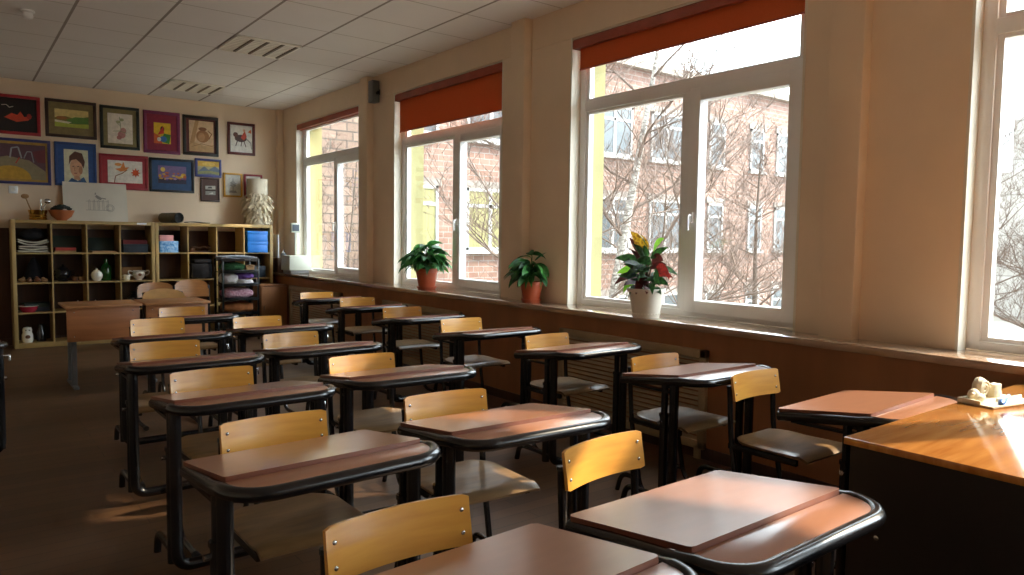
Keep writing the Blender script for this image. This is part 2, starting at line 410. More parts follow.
# ceiling lights and sensor
M_lamp = mat('louvre_aluminium', '#fbf8ec', .4, .02, 4, metal=.3); M_lampk = mat('dark_lamp_divider', '#857c6c', .6); M_lampd = mat('lamp_recess', '#f0ece0', .5, .02)
for x0, y0, lab in ((2.075, 6.735, 'recessed louvred ceiling light nearer the camera'), (2.075, 9.135, 'recessed louvred ceiling light close to the back wall')):
    r = thing('ceiling_light', lab, 'ceiling light', (x0+.3, y0+.3, ZC-.012))
    f = MB(); a = .30
    for p, q in (((-a, -a), (a, -a+.02)), ((-a, a-.02), (a, a)), ((-a, -a), (-a+.02, a)), ((a-.02, -a), (a, a))): f.box((*p, -.004), (*q, .012), .002)
    f.build('frame', M_lamp, r)
    MB().box((-a+.01, -a+.01, .006), (a-.01, a-.01, .0115)).build('tray', M_lampd, r, smooth=False)
    for k in range(4):
        x = -a+.03+k*.14
        l = MB()
        for j in range(9): l.box((x+.002, -a+.05+j*.06, .002), (x+.112, -a+.053+j*.06, .0105))
        l.box((x+.002, -a+.02, .008), (x+.112, a-.02, .0112))
        l.build('louvre_cell', M_lamp, r, smooth=False)
        if k < 3:
            l = MB(); l.box((x+.114, -a+.02, -.004), (x+.138, a-.02, .010), .002); l.build('divider', M_lampk, r, smooth=False)
    l = MB(); l.box((a-.045, -a+.02, -.004), (a-.021, a-.02, .010), .002); l.build('divider', M_lampk, r, smooth=False)
r = thing('smoke_sensor', 'small white round sensor on the ceiling, top left', 'sensor', (.55, 7.13, ZC))
MB().lathe([(0, 0), (.05, 0), (.052, -.012), (.045, -.018), (.035, -.02)], c=(0, 0, 0)).build('base', M_white, r)
MB().lathe([(.036, -.018), (.04, -.05), (.03, -.065), (0, -.068)]).build('cap', M_white, r)

# ------------------------------------------------------------------ student desk (origin on the floor below the front edge of its writing board, pupil sits at +y)
DW, DM, ZF, ZN = .60, .373, .658, .708
sl = (ZF-ZN)/DM
def make_desk(label, loc, rz):
    t = thing('student_desk', label, 'desk', loc, rz, 'single student desks')
    Mt = Matrix.Translation((0, 0, ZN)) @ Matrix.Rotation(math.atan(sl), 4, 'X')
    L = DM/math.cos(math.atan(sl))
    b = MB()
    hw = DW/2; rr = .012
    b.prism([(-hw, .014), (-hw+.004, .004), (-hw+.014, 0), (hw-.014, 0), (hw-.004, .004), (hw, .014), (hw, L-rr), (hw-rr, L), (-hw+rr, L), (-hw, L-rr)], -.014, 0, 'z', M=Mt, side=1)
    kid(b.build('writing_board', [M_desk, M_desk_edge], t), t)
    # lower front shelf strip with rounded front corners
    zs = ZN-.0115
    R = .09; xs = hw; y0 = -.112
    poly = [(-xs, -.004), (xs, -.004)]+[(xs-R+R*math.cos(a), y0+R+R*math.sin(a)) for a in [-i*PI/2/7 for i in range(8)]][0:0]
    pc = []
    for i in range(8):
        a = -i*PI/2/7; pc.append((xs-R+R*math.cos(a), y0+R+R*math.sin(a)))
    pl = [(-x, y) for x, y in pc[::-1]]
    b = MB(); b.prism(poly+pc+pl, zs-.016, zs, 'z', bev=.002); kid(b.build('pencil_strip', M_desk, t), t)
    # tube rim: runs under the sloping board, eases up and round the strip
    xr, r = .314, .0198
    zf = ZF-.030; zn = ZN-.034; zst = zs-.013
    pts = [(-xr+.024, DM-.005, zf), (-xr+.004, .09, zn-.008), (-xr, .04, zn-.002), (-xr, -.02, zst)]
    arc = []; R2 = R+.016; yy = y0-.012
    for i in range(9):
        a = PI+i*PI/2/8; arc.append((-xr+R2+R2*math.cos(a), yy+R2+R2*math.sin(a), zst))
    half = pts+arc
    path = half+[(-x, y, z) for x, y, z in half[::-1]]
    b = MB(); b.tube(path, r, 12); kid(b.build('tube_rim', M_black, t), t)
    # legs and floor bar
    for s in (-1, 1):
        b = MB(); x = s*.29
        b.tube([(x, .088, .06), (x, .088, ZN-.03)], .0165, 10); b.tube([(x, .088, .05), (x, .088, .50)], .0215, 12)
        b.tube([(x, .088, .495), (x, .088, .51)], .025, 10)
        lg = kid(b.build('front_leg', M_black, t), t)
        b = MB(); b.tube([(x+s*.018, .088, .47), (x+s*.038, .088, .47)], .009, 8); kid(b.build('adjusting_bolt', M_chrome, lg), lg)
        b = MB(); b.tube(fillet([(x, .030, ZN-.04), (x, .030, .05), (s*.16, .030, .05)], .10, 8), .0225, 12)
        kid(b.build('bent_leg', M_black, t), t)
        b = MB(); b.tube(fillet([(x, .030, .095), (x, .325, .095), (x, .35, .0)], .05, 6), .015, 10); kid(b.build('rear_foot', M_black, t), t)
        b = MB(); b.box((x-.012, -.06, zf+.02), (x+.012, .30, zf+.028)) if False else b.box((x-.012, .04, ZF-.046), (x+.012, .31, ZF-.034)); kid(b.build('side_bracket', M_black, t), t)
    b = MB(); b.tube([(-.18, .030, .05), (.18, .030, .05)], .0225, 12); kid(b.build('floor_bar', M_black, t), t)
    b = MB(); b.box((-.29, .055, ZN-.075), (.29, .075, ZN-.042), .003); kid(b.build('cross_rail', M_black, t), t)
    b = MB(); b.tube([(.345-.03, .10, .60), (.345+.0, .10, .60), (.345+.0, .10, .57)], .006, 8); kid(b.build('bag_hook', M_chrome, t), t)
    return t

def make_chair(label, loc, rz):
    t = thing('student_chair', label, 'chair', loc, rz, 'plywood student chairs')
    hw = .18
    # backrest: curved honey plywood
    def bk(u, v):
        x = (u-.5)*2*hw; z = .605+v*.118; e = abs(u-.5)*2
        z -= 0.0 if v < .5 else .006*(max(0, e-.9)/.1)**2
        z += 0.0 if v > .5 else .006*(max(0, e-.9)/.1)**2
        return (x, .022-.026*e*e*1.0+.018*(v-.5), z)
    b = MB(); b.grid(bk, 24, 6, .010); bk_o = kid(b.build('backrest', M_ply, t), t)
    for s in (-1, 1):
        for z in (.635, .688):
            b = MB(); b.sphere((s*.160, .0015+.018*((z-.664)/.118), z), .006, sub=2, sc=(1, .5, 1)); kid(b.build('rivet', M_chrome, bk_o), bk_o)
    # seat
    def st(u, v):
        x = (u-.5)*2; y = -v*.37
        wd = .185
        rear = max(0, .22-v)/.22
        xx = x*wd*(1-.28*rear**2.2)
        z = .428-.010*math.exp(-((x*.8)**2+((v-.45)*2.4)**2)*1.6)
        z -= .017*max(0, (v-.86)/.14)**2 + .006*max(0, (abs(x)-.8)/.2)**2*(1 if v < .9 else .3)
        return (xx, y-.012*math.cos(x*PI/2)*0, z)
    b = MB(); b.grid(st, 20, 20, .011); kid(b.build('seat', M_seat, t), t)
    for s in (-1, 1):
        x = s*.170
        b = MB(); b.tube(fillet([(x, .026, .665), (x, .012, .42), (x, -.07, .018), (x, -.335, .018)], .10, 7), .0125, 10)
        fr = kid(b.build('side_frame', M_black, t), t)
        b = MB(); b.tube([(x, .0255, .66), (x, .0262, .672)], .0142, 10); kid(b.build('end_cap', M_blackp, fr), fr)
        b = MB(); b.tube(fillet([(x, -.045, .10), (x, .07, .10), (x, .10, .002)], .05, 6), .0125, 10); kid(b.build('rear_foot', M_black, t), t)
        b = MB(); b.tube([(x, -.31, .0175), (x, -.345, .0175)], .0165, 10); kid(b.build('foot_cap', M_blackp, fr), fr)
        b = MB(); b.box((x-.010, -.32, .385), (x+.010, 0.02, .412), .003); kid(b.build('seat_bracket', M_black, t), t)
    b = MB(); b.box((-.165, -.19, .39), (.165, -.17, .412), .002); kid(b.build('cross_bar', M_black, t), t)
    return t

ROW = {'A': 'left row', 'B': 'middle row', 'C': 'row by the windows'}
ORD = ['nearest', 'second', 'third', 'fourth', 'fifth', 'sixth', 'farthest']
DESKS = {'A0': (.797, .911, .046), 'A1': (.84, 1.911, .038), 'A2': (.946, 2.907, .016), 'A3': (.975, 3.869, .019), 'A4': (1.106, 4.87, .001), 'A5': (1.469, 5.921, 0),
 'B0': (1.476, .915, .008), 'B1': (1.556, 1.922, -.045), 'B2': (1.68, 2.944, -.05), 'B3': (1.697, 3.925, .024), 'B4': (1.838, 4.944, .002),
 'C0': (2.949, 1.282, .044), 'C1': (2.956, 2.159, -.024), 'C2': (2.979, 3.056, .018), 'C3': (2.974, 3.989, -.003), 'C4': (3.007, 4.993, -.003), 'C5': (3.048, 6.008, -.009), 'C6': (3.097, 6.968, 0)}
DLAB = {'A0': 'brown-topped student desk cut off by the bottom edge of the photo', 'A1': 'second nearest student desk of the left row, a full dark seat under it', 'A2': 'student desk third from the camera in the left row',
 'A3': 'student desk fourth from the camera in the left row', 'A4': 'fifth student desk of the left row, just before the farthest one', 'A5': 'farthest student desk of the left row, beside the two-leg back tables',
 'B0': 'nearest middle-row student desk with a band of sunlight across its board', 'B1': 'second nearest student desk of the middle row, pale shiny seat under it', 'B2': 'student desk third from the camera in the middle row',
 'B3': 'student desk fourth from the camera in the middle row', 'B4': 'farthest student desk of the middle row, before the black fabric rack',
 'C0': 'sunlit student desk by the windows, next to the varnished teacher table', 'C1': 'second student desk from the teacher table along the windows', 'C2': 'student desk along the windows below the white-potted croton',
 'C3': 'fourth student desk from the teacher table along the windows', 'C4': 'student desk along the windows, third from the far end', 'C5': 'student desk along the windows, last but one at the far end', 'C6': 'farthest student desk of the window row, beside the brown cupboard'}
CH = {'A0': (.78, 1.395, 0), 'A1': (.85, 2.385, .01), 'A2': (.925, 3.40, .015), 'A3': (.95, 4.43, -.08), 'A4': (1.17, 5.68, .04), 'A5': (1.52, 6.46, 0),
 'B0': (1.56, 1.54, .09), 'B1': (1.53, 2.385, -.08), 'B2': (1.665, 3.40, -.03), 'B3': (1.68, 4.43, .06), 'B4': (1.81, 5.45, .01),
 'C0': (2.97, 1.96, 0), 'C1': (2.95, 2.555, -.015), 'C2': (3.01, 3.51, .006), 'C3': (3.05, 4.56, -.03), 'C4': (3.10, 5.56, -.1), 'C5': (3.2, 6.65, -.08), 'C6': (3.13, 7.50, -.08)}
CLAB = {'A0': 'yellow-backed student chair nearest of all, at the bottom edge', 'A1': 'yellow-backed student chair at the second desk of the left row', 'A2': 'yellow-backed student chair at the third desk of the left row', 'A3': 'yellow-backed student chair at the fourth desk of the left row',
 'A4': 'yellow-backed student chair at the fifth desk of the left row', 'A5': 'yellow-backed student chair at the farthest desk of the left row',
 'B0': 'fully visible curved chair back behind the sun-striped middle-row desk', 'B1': 'student chair with the bright shiny seat, second desk of the middle row', 'B2': 'yellow-backed student chair at the third desk of the middle row', 'B3': 'yellow-backed student chair at the fourth desk of the middle row', 'B4': 'yellow-backed student chair at the farthest desk of the middle row',
 'C0': 'student chair pulled out behind the sunlit desk beside the teacher table', 'C1': 'yellow-backed student chair at the second desk along the windows', 'C2': 'yellow-backed student chair at the desk below the white-potted croton', 'C3': 'yellow-backed student chair at the fourth desk along the windows',
 'C4': 'yellow-backed student chair third from the far end along the windows', 'C5': 'yellow-backed student chair last but one along the windows', 'C6': 'yellow-backed student chair at the farthest desk along the windows'}
d0 = make_desk(DLAB['A1'], (DESKS['A1'][0], DESKS['A1'][1], 0), DESKS['A1'][2])
for k, (x, y, a) in DESKS.items():
    if k != 'A1': dup(d0, DLAB[k], (x, y, 0), a)
dup(d0, 'student desk cut off by the left edge across the aisle', (-.085, 5.10, 0), 0)
c0 = make_chair(CLAB['A1'], (CH['A1'][0], CH['A1'][1], 0), CH['A1'][2])
for k, (x, y, a) in CH.items():
    if k != 'A1': dup(c0, CLAB[k], (x, y, 0), a)

# ------------------------------------------------------------------ teacher's desk on the right with the ornament
tx, ty = 2.10, 1.085
t = thing('teacher_desk', 'large teacher desk with varnished top and dark panels, lower right', 'desk', (tx, ty, 0))
MB().box((0, -1.30, .730), (1.42, 0, .752), .003).build('table_top', M_varnish, t)
MB().box((.02, -1.28, .10), (.04, -.012, .729), .002).build('front_panel', M_tdark, t, smooth=False)
for y in (-.05, -1.25):
    b = MB(); b.box((.041, y-.02, 0), (1.36, y+.0, .729), .003); b.build('side_panel', M_tdark, t)
b = MB(); b.box((.055, -.50, .25), (1.30, -.08, .72), .004); b.build('drawer_block', M_tdark, t)
for z in (.47, .20):
    for y in (-.10, -.55, -1.1):
        b = MB(); b.sphere((.019, y, z), .008, sc=(.5, 1, 1)); b.build('screw_cap', M_chrome, t)

M_plaster = mat('cream_plaster', '#d9cdb0', .5, .12, 40, bump=.2)
oz = .752; ox, oy = 2.945, 1.045
t = thing('plaster_ornament', 'cream plaster pen tray with a small reclining figure, on teacher desk', 'ornament', (ox, oy, oz), math.radians(-10)); SO = Matrix.Scale(.68, 4)
b = MB(); b.box((-.06, -.14, 0), (.34, .05, .012), .004); b.box((-.06, .035, 0), (.34, .05, .03), .005); b.box((.1, -.07, 0), (.34, -.06, .03), .004); b.box((-.06, -.07, 0), (-.045, .05, .03), .005); bmesh.ops.transform(b.bm, matrix=SO, verts=b.bm.verts); b.build('tray', M_plaster, t)
b = MB(); Ms = Matrix.Translation((.09, .02, .072)) @ Matrix.Rotation(PI/2, 4, 'X') @ Matrix.Rotation(.3, 4, 'Y')
b.lathe([(0, -.03), (.03, -.03), (.052, -.02), (.060, 0), (.052, .02), (.035, .028), (.02, .022), (0, .026)], 24, M=Ms)
b.tube([(.09+.045*math.cos(a)*(1-a/16), .02-.027, .072+.045*math.sin(a)*(1-a/16)) for a in [i*.45 for i in range(30)]], .006, 8)
bmesh.ops.transform(b.bm, matrix=SO, verts=b.bm.verts); b.build('shell_coil', M_plaster, t)
b = MB(); b.sphere((.005, 0, .045), .034, sc=(1.1, .8, 1)); b.sphere((.035, -.01, .030), .035, sc=(1.3, .8, .7)); b.sphere((-.02, -.01, .052), .015, sc=(1.4, .8, .8)); bmesh.ops.transform(b.bm, matrix=SO, verts=b.bm.verts); b.build('figure', M_plaster, t)
b = MB(); b.box((.19, -.005, .010), (.26, .04, .085), .006); bmesh.ops.transform(b.bm, matrix=SO, verts=b.bm.verts); b.build('block_holder', M_plaster, t)
M_blue = mat('blue_plastic', '#2f6fd0', .35); M_bluec = mat('pale_blue_plastic', '#4a8ce0', .35)
t = thing('pen', 'blue pen lying across the plaster pen tray', 'pen', (ox+.035, oy-.080, oz+.0115), math.radians(2))
MB().tube([(.02, .0, .003), (.15, .02, .003)], .006, 10).build('barrel', M_bluec, t)
MB().tube([(-.03, -.008, .003), (-.015, -.005, .003), (.04, .003, .003)], [.006, .012, .009], 10).build('cap', M_blue, t)

# ------------------------------------------------------------------ two back tables and their chairs
def back_table(label, x0, x1, yf):
    cx = (x0+x1)/2; hw = (x1-x0)/2
    t = thing('school_table', label, 'table', (cx, yf, 0), 0, 'wooden tables at the back')
    MB().box((-hw, 0, .692), (hw, .50, .714), .004).build('table_top', M_tabletop, t)
    p = MB().box((-hw+.015, .045, .405), (hw-.015, .063, .692), .003).build('modesty_panel', M_panel, t)
    for sx in (-1, 1):
        for z in (.655, .45): MB().sphere((sx*(hw-.07), .044, z), .006, sc=(1, .5, 1)).build('screw', M_chrome, p)
    for sx in (-1, 1):
        x = sx*(hw-.07)
        b = MB(); b.box((x-.02, .10, .02), (x+.02, .14, .69), .004); b.build('leg', M_greym, t)
        b = MB(); b.box((x-.018, .36, .02), (x+.018, .395, .69), .004); b.build('leg', M_greym, t)
        b = MB(); b.box((x-.02, .0, .0), (x+.02, .48, .025), .004); b.build('foot', M_greym, t)
    b = MB(); b.box((-hw+.05, .37, .60), (hw-.05, .39, .66), .003); b.build('rear_rail', M_greym, t)
back_table('wooden table with brown front panel before the shelves, left of two', .745, 1.335, 7.08)
back_table('wooden table with brown front panel, right of two, rounded chairs behind', 1.355, 1.915, 7.08)

M_ply2 = mat('brown_bent_plywood', '#a9713f', .35, .1, 10, stretch=(1, 1, 6), coat=.3); M_ply3 = mat('pale_bent_plywood', '#c89b62', .35, .08, 10, coat=.3)
def big_chair(label, x, y, ztop, hgt, lean, m, rz=0, wd=.17, ex=3.2):
    t = thing('rounded_chair', label, 'chair', (x, y, 0), rz, 'rounded-back chairs behind the back tables')
    def bk(u, v):
        e = (u-.5)*2; h = math.sqrt(max(0, 1-abs(e)**ex))
        zz = ztop-hgt + v*hgt*(.55+.45*h) if ex > 2.5 else ztop-hgt*(.8-.3*h) + (v-.5)*hgt*(.25+.75*h)
        return (e*wd, .02-.03*e*e+lean*(zz-ztop+hgt), zz)
    MB().grid(bk, 24, 8, .011).build('backrest', m, t)
    def st(u, v):
        e = (u-.5)*2; return (e*.19*(1-.2*max(0, .25-v)/.25), -v*.38, .455-.012*math.exp(-(e*e+((v-.5)*2)**2)*2)-.02*max(0, (v-.87)/.13)**2)
    MB().grid(st, 14, 14, .012).build('seat', M_seat, t)
    for s in (-1, 1):
        MB().tube(fillet([(s*.17, .0+lean*.12, ztop-hgt*.35), (s*.17, .0, .46), (s*.18, .05, .0)], .08, 5), .0125, 10).build('rear_leg', M_black, t)
        MB().tube(fillet([(s*.17, 0, .43), (s*.17, -.33, .43), (s*.18, -.36, 0)], .05, 5), .0125, 10).build('front_leg', M_black, t)
big_chair('chair with low rounded brown back behind tables, left of the pair', 1.655, 8.12, .835, .15, .1, M_ply2)
big_chair('chair with tall rounded brown back behind the right back table', 2.0, 8.10, .855, .18, .1, M_ply2)
big_chair('pale chair with lens-shaped back, close behind the right back table', 1.63, 7.62, .80, .10, .6, M_ply3, 0, .19, 2.0)

# ------------------------------------------------------------------ cube shelves at the back
SX0, SY0, SY1, SH = .55, 9.965, 10.34, 1.475
UW = 1.485
def shelf_unit(label, x0, sticker=False):
    t = thing('cube_shelf', label, 'shelf unit', (x0+UW/2, SY0, 0), 0)
    hw = UW/2; f = MB(); D = SY1-SY0
    f.box((-hw, 0, 0), (-hw+.040, D, SH), .002); f.box((hw-.040, 0, 0), (hw, D, SH), .002)
    f.box((-hw+.04, 0, SH-.040), (hw-.04, D, SH), .002); f.box((-hw+.04, 0, .0), (hw-.04, D, .055), .002)
    f.build('carcass', M_birch, t)
    g = (UW-.08-3*.016)/4
    for k in range(1, 4):
        x = -hw+.04+k*g+(k-1)*.016
        MB().box((x, .004, .055), (x+.016, D, SH-.04), .001).build('upright', M_birch, t, smooth=False)
        z = .055+k*(SH-.095)/4
        MB().box((-hw+.04, .005, z-.008), (hw-.04, D, z+.008), .001).build('shelf_board', M_birch, t, smooth=False)
    if sticker: MB().box((hw-.20, -.0015, SH-.03), (hw-.09, 0, SH-.008)).build('paper_sticker', M_white, t, smooth=False)
shelf_unit('pale wood cube shelf full of crockery and books, on the left', SX0, True)
shelf_unit('pale wood cube shelf with blue boxes, behind the black rack', SX0+UW+.005)
G = (UW-.08-3*.016)/4
def cell(u, c, r, dx=0.0, dy=.16):
    """floor point of a cell: unit u, column c, row r counted from the top"""
    x = SX0+u*(UW+.005)+.04+c*(G+.016)+G/2+dx
    z = .055+(3-r)*(SH-.095)/4 + (.008 if r < 3 else 0)
    return (x, SY0+dy, z)

def mono(b, name, m, label, cat, loc, rz=0, group=None, **k):
    o = b.build(name, m, **k); o.location = loc; o.rotation_euler = (0, 0, rz); return tag(o, label, cat, group)

M_paper = mat('off_white_paper', '#d8d0be', .8, .06, 30); M_blackc = mat('black_cloth', '#15141a', .9, .3, 20, bump=.3)
M_red = mat('red_book_cover', '#b23a34', .5); M_tan = mat('tan_card', '#a98358', .7); M_dgreen = mat('dark_green_board', '#26352b', .6)
M_crim = mat('crimson_cover', '#6a1a22', .6); M_slate = mat('slate_blue_card', '#2c3844', .6); M_brownc = mat('brown_ceramic', '#6f4528', .4, .15)
M_cer = mat('white_porcelain', '#e6e2d6', .15, .03, 10, coat=.5); M_pot = mat('black_glazed_pot', '#17151a', .15, .2, coat=.5)
M_green = mat('green_bottle_glass', '#1f5a24', .12, .15, coat=.6); M_pinkr = mat('raspberry_enamel', '#a8203c', .2, .05, coat=.5)
M_bluebox = mat('bright_blue_box', '#2478d0', .45, .06, 6); M_pink = mat('pink_box', '#d89a9a', .55); M_decor = mat('blue_pattern_card', '#3c86cc', .45, .3, 40, col2='#9cc4e8')

# row 1
x, y, z = cell(0, 0, 0)
for k in range(5):
    def sh(u, v, k=k): return ((u-.5)*(.29-.012*(k % 3)), (v-.5)*.26, .006+.020*math.sin((u*2+k)*1.7)**2*.3+(.035*(2*u-1)**2 if k > 2 else .008*(2*u-1)**2))
    b = MB(); b.grid(sh, 12, 6, .012)
    mono(b, 'paper_sheaf', M_paper, ['bottom', 'second lowest', 'middle', 'second highest', 'topmost'][k]+' folded pale sheaf of the pile in the top left cube', 'paper', (x+.006*(k % 2), y, z+.010+k*.026), 0, 'pale sheaves in the top left cube')
b = MB(); b.sphere((0, 0, .06), .10, sub=3, sc=(1.25, 1, .62)); b.sphere((.03, -.01, .10), .06, sub=3, sc=(1.2, 1, .6)); mono(b, 'cloth_bundle', M_blackc, 'black cloth bundle on the pile of pale sheaves', 'cloth', (x+.0, y, z+.148))
x, y, z = cell(0, 1, 0)
def book(m, w, d, h, lab, loc, rz=0, name='book', cat='book'):
    t = thing(name, lab, cat, loc, rz)
    MB().box((-w/2+.003, -d/2+.003, .003), (w/2, d/2-.003, h-.003)).build('pages', M_paper, t, smooth=False)
    c = MB(); c.box((-w/2, -d/2, 0), (w/2, d/2, .003)); c.box((-w/2, -d/2, h-.003), (w/2, d/2, h)); c.box((-w/2, -d/2, 0), (-w/2+.004, d/2, h)); c.box((-w/2, -d/2, 0), (w/2, -d/2+.003, h)); c.build('cover', m, t, smooth=False)
book(M_tan, .22, .2, .025, 'tan book lying under the red book, second cube of top row', (x-.04, y-.02, z))
book(M_red, .21, .19, .035, 'red book on the tan one, second cube of top row', (x-.035, y-.02, z+.025))
b = MB(); b.box((-.15, 0, 0), (.15, .012, .20), .002, M=Matrix.Rotation(-.2, 4, 'X')); mono(b, 'drawing_board', M_dgreen, 'dark green board leaning behind the red book', 'board', (x, y+.10, z+.003))
x, y, z = cell(0, 2, 0)
b = MB(); b.box((-.15, 0, 0), (.15, .012, .18), .002, M=Matrix.Rotation(-.2, 4, 'X')); mono(b, 'drawing_board', M_dgreen, 'dark green board in the third cube of the top row', 'board', (x, y+.08, z+.003))
book(M_tan, .26, .2, .02, 'thin tan folder in the third cube of the top row', (x, y-.05, z), .06)
x, y, z = cell(0, 3, 0)
b = MB(); b.box((-.14, -.1, 0), (.14, .1, .10), .004); b.box((-.145, -.105, .075), (.145, .105, .105), .004); mono(b, 'lidded_box', M_slate, 'slate blue lidded box in the top row, fourth cube', 'box', (x, y-.02, z))
book(M_crim, .27, .2, .05, 'dark crimson album on the slate blue box', (x, y-.01, z+.106), -.04, 'album')
# row 2
x, y, z = cell(0, 0, 1)
b = MB(); b.lathe([(0, .29), (.02, .28), (.06, .20), (.10, .06), (.115, 0), (0, 0)], 24); mono(b, 'felt_cone', M_blackc, 'tall black cone in the second row, left cube', 'cone', (x+.01, y+.05, z))
for k, (dx, dy, r, mm, lab) in enumerate(((-.115, -.06, .032, M_tan, 'tan clay lump, leftmost before the black cone'), (-.05, -.11, .03, M_brownc, 'brown clay lump before the black cone, left of centre'), (.03, -.115, .034, M_brownc, 'larger brown clay lump right of centre before the black cone'), (.10, -.10, .03, M_tan, 'tan clay lump, rightmost before the black cone'))):
    b = MB(); b.sphere((0, 0, r*.8), r, sub=2, sc=(1.2, 1, .8)); b.sphere((r*.4, 0, r*1.5), r*.6, sub=2); mono(b, 'clay_figure', mm, lab, 'figurine', (x+dx, y+dy, z), k)
x, y, z = cell(0, 1, 1)
t = thing('samovar', 'black shiny round pot with handles, second row second cube', 'pot', (x-.06, y, z))
MB().lathe([(0, 0), (.05, 0), (.055, .01), (.045, .02), (.078, .05), (.088, .09), (.075, .13), (.05, .15), (.055, .155), (.03, .175), (.012, .185), (.015, .20), (0, .208)]).build('body', M_pot, t)
for s in (-1, 1): MB().tube([(s*.078, 0, .12), (s*.115, 0, .125), (s*.118, 0, .085), (s*.085, 0, .07)], .007, 8).build('handle', M_pot, t)
def cup(lab, loc, r, h, m, name='cup', cat='cup', handle=True, rz=0):
    t = thing(name, lab, cat, loc, rz)
    MB().lathe([(0, 0), (r*.7, 0), (r*.9, h*.15), (r, h), (r*.92, h), (r*.82, h*.2), (0, h*.12)], 24).build('bowl', m, t)
    if handle: MB().tube([(r*.95, 0, h*.8), (r*1.5, 0, h*.75), (r*1.5, 0, h*.35), (r*.9, 0, h*.25)], r*.12, 8).build('handle', m, t)
cup('small brown cup beside the black round pot', (x+.055, y-.06, z), .033, .055, M_brownc)
cup('small tan cup at the right of the brown cup', (x+.125, y-.06, z), .03, .055, M_tan)
x, y, z = cell(0, 2, 1)
t = thing('ginger_jar', 'round white lidded jar in the second row, third cube', 'jar', (x-.07, y-.07, z))
MB().lathe([(0, 0), (.035, 0), (.06, .04), (.066, .075), (.05, .11), (.03, .118), (0, .118)]).build('body', M_cer, t)
MB().lathe([(.036, .117), (.034, .128), (.012, .136), (.01, .142), (.014, .150), (0, .156)]).build('lid', M_cer, t)
b = MB(); b.lathe([(0, 0), (.06, 0), (.065, .01), (.065, .16), (.05, .19), (.022, .215), (.02, .26), (.026, .265), (0, .265)]); mono(b, 'green_bottle', M_green, 'dark green bottle behind the white lidded jar', 'bottle', (x+.045, y+.03, z))
x, y, z = cell(0, 3, 1)
cup('white mug beside the white sugar bowl', (x-.10, y-.07, z), .04, .07, M_cer, 'mug', 'mug', True, 2.6)
t = thing('sugar_bowl', 'white porcelain sugar bowl with two handles and dark motif', 'bowl', (x+.04, y-.05, z))
MB().lathe([(0, 0), (.04, 0), (.035, .012), (.06, .035), (.075, .075), (.065, .105), (.078, .12), (.068, .12), (.05, .10), (0, .05)]).build('body', M_cer, t)
for s in (-1, 1): MB().tube(fillet([(s*.068, 0, .105), (s*.12, 0, .125), (s*.115, 0, .07), (s*.07, 0, .055)], .03, 4), .007, 8).build('handle', M_cer, t)
MB().sphere((0, -.071, .07), .018, sc=(1.2, .25, 1)).build('motif', M_brownc, t)
b = MB(); b.box((-.13, 0, 0), (.13, .012, .16), .002, M=Matrix.Rotation(-.25, 4, 'X')); mono(b, 'wooden_palette', M_tan, 'tan wooden board leaning behind the white mug', 'board', (x-.02, y+.08, z+.003))
# row 3
x, y, z = cell(0, 0, 2)
t = thing('enamel_bowl', 'raspberry pink bowl in the third row, left cube', 'bowl', (x-.06, y-.07, z))
MB().lathe([(0, 0), (.06, 0), (.085, .03), (.095, .07), (.10, .075), (.088, .07), (.07, .02), (0, .015)], 28).build('body', M_pinkr, t); MB().lathe([(.093, .068), (.101, .074), (.093, .078)], 28).build('rim', M_cer, t)
book(M_slate, .28, .2, .05, 'dark album lying behind the raspberry bowl', (x+.01, y+.06, z), 0, 'album')
book(M_dgreen, .25, .18, .05, 'dark green album on top of the dark album, third row', (x+.02, y+.06, z+.05), .1, 'album')
for c, dx, lab in ((1, .08, 'small white cone figurine in the third row, second cube'), (2, -.09, 'small white cone figurine in the third row, third cube')):
    x, y, z = cell(0, c, 2)
    b = MB(); b.lathe([(0, 0), (.03, 0), (.028, .04), (.012, .09), (.015, .10), (0, .12)], 16); mono(b, 'porcelain_figurine', M_cer, lab, 'figurine', (x+dx, y-.06, z))
x, y, z = cell(0, 2, 2)
cup('small white cup with handle in the third row, third cube', (x+.09, y-.06, z), .034, .075, M_cer)
x, y, z = cell(0, 3, 2)
b = MB(); b.lathe([(0, 0), (.07, 0), (.10, .06), (.09, .13), (.05, .17), (.06, .20), (0, .20)]); mono(b, 'dark_vase', M_pot, 'black squat vase in the third row, fourth cube', 'vase', (x, y, z))
# row 4
x, y, z = cell(0, 0, 3)
t = thing('owl_jar', 'white figurine jar in the bottom left cube', 'jar', (x-.08, y-.06, z))
MB().lathe([(0, 0), (.05, 0), (.06, .03), (.058, .09), (.046, .12), (.05, .145), (.04, .175), (0, .185)]).build('body', M_cer, t)
for s in (-1, 1): MB().sphere((s*.016, -.045, .145), .008, sub=1).build('eye', M_pot, t)
MB().sphere((.0, -.055, .07), .02, sc=(1.3, .4, 1.2)).build('motif', M_brownc, t)
b = MB(); b.lathe([(0, 0), (.05, 0), (.055, .10), (.03, .15), (.03, .2), (.034, .205), (0, .2)]); mono(b, 'dark_glass_jar', M_pot, 'dark glass jar right of the white figurine jar', 'jar', (x+.06, y, z))
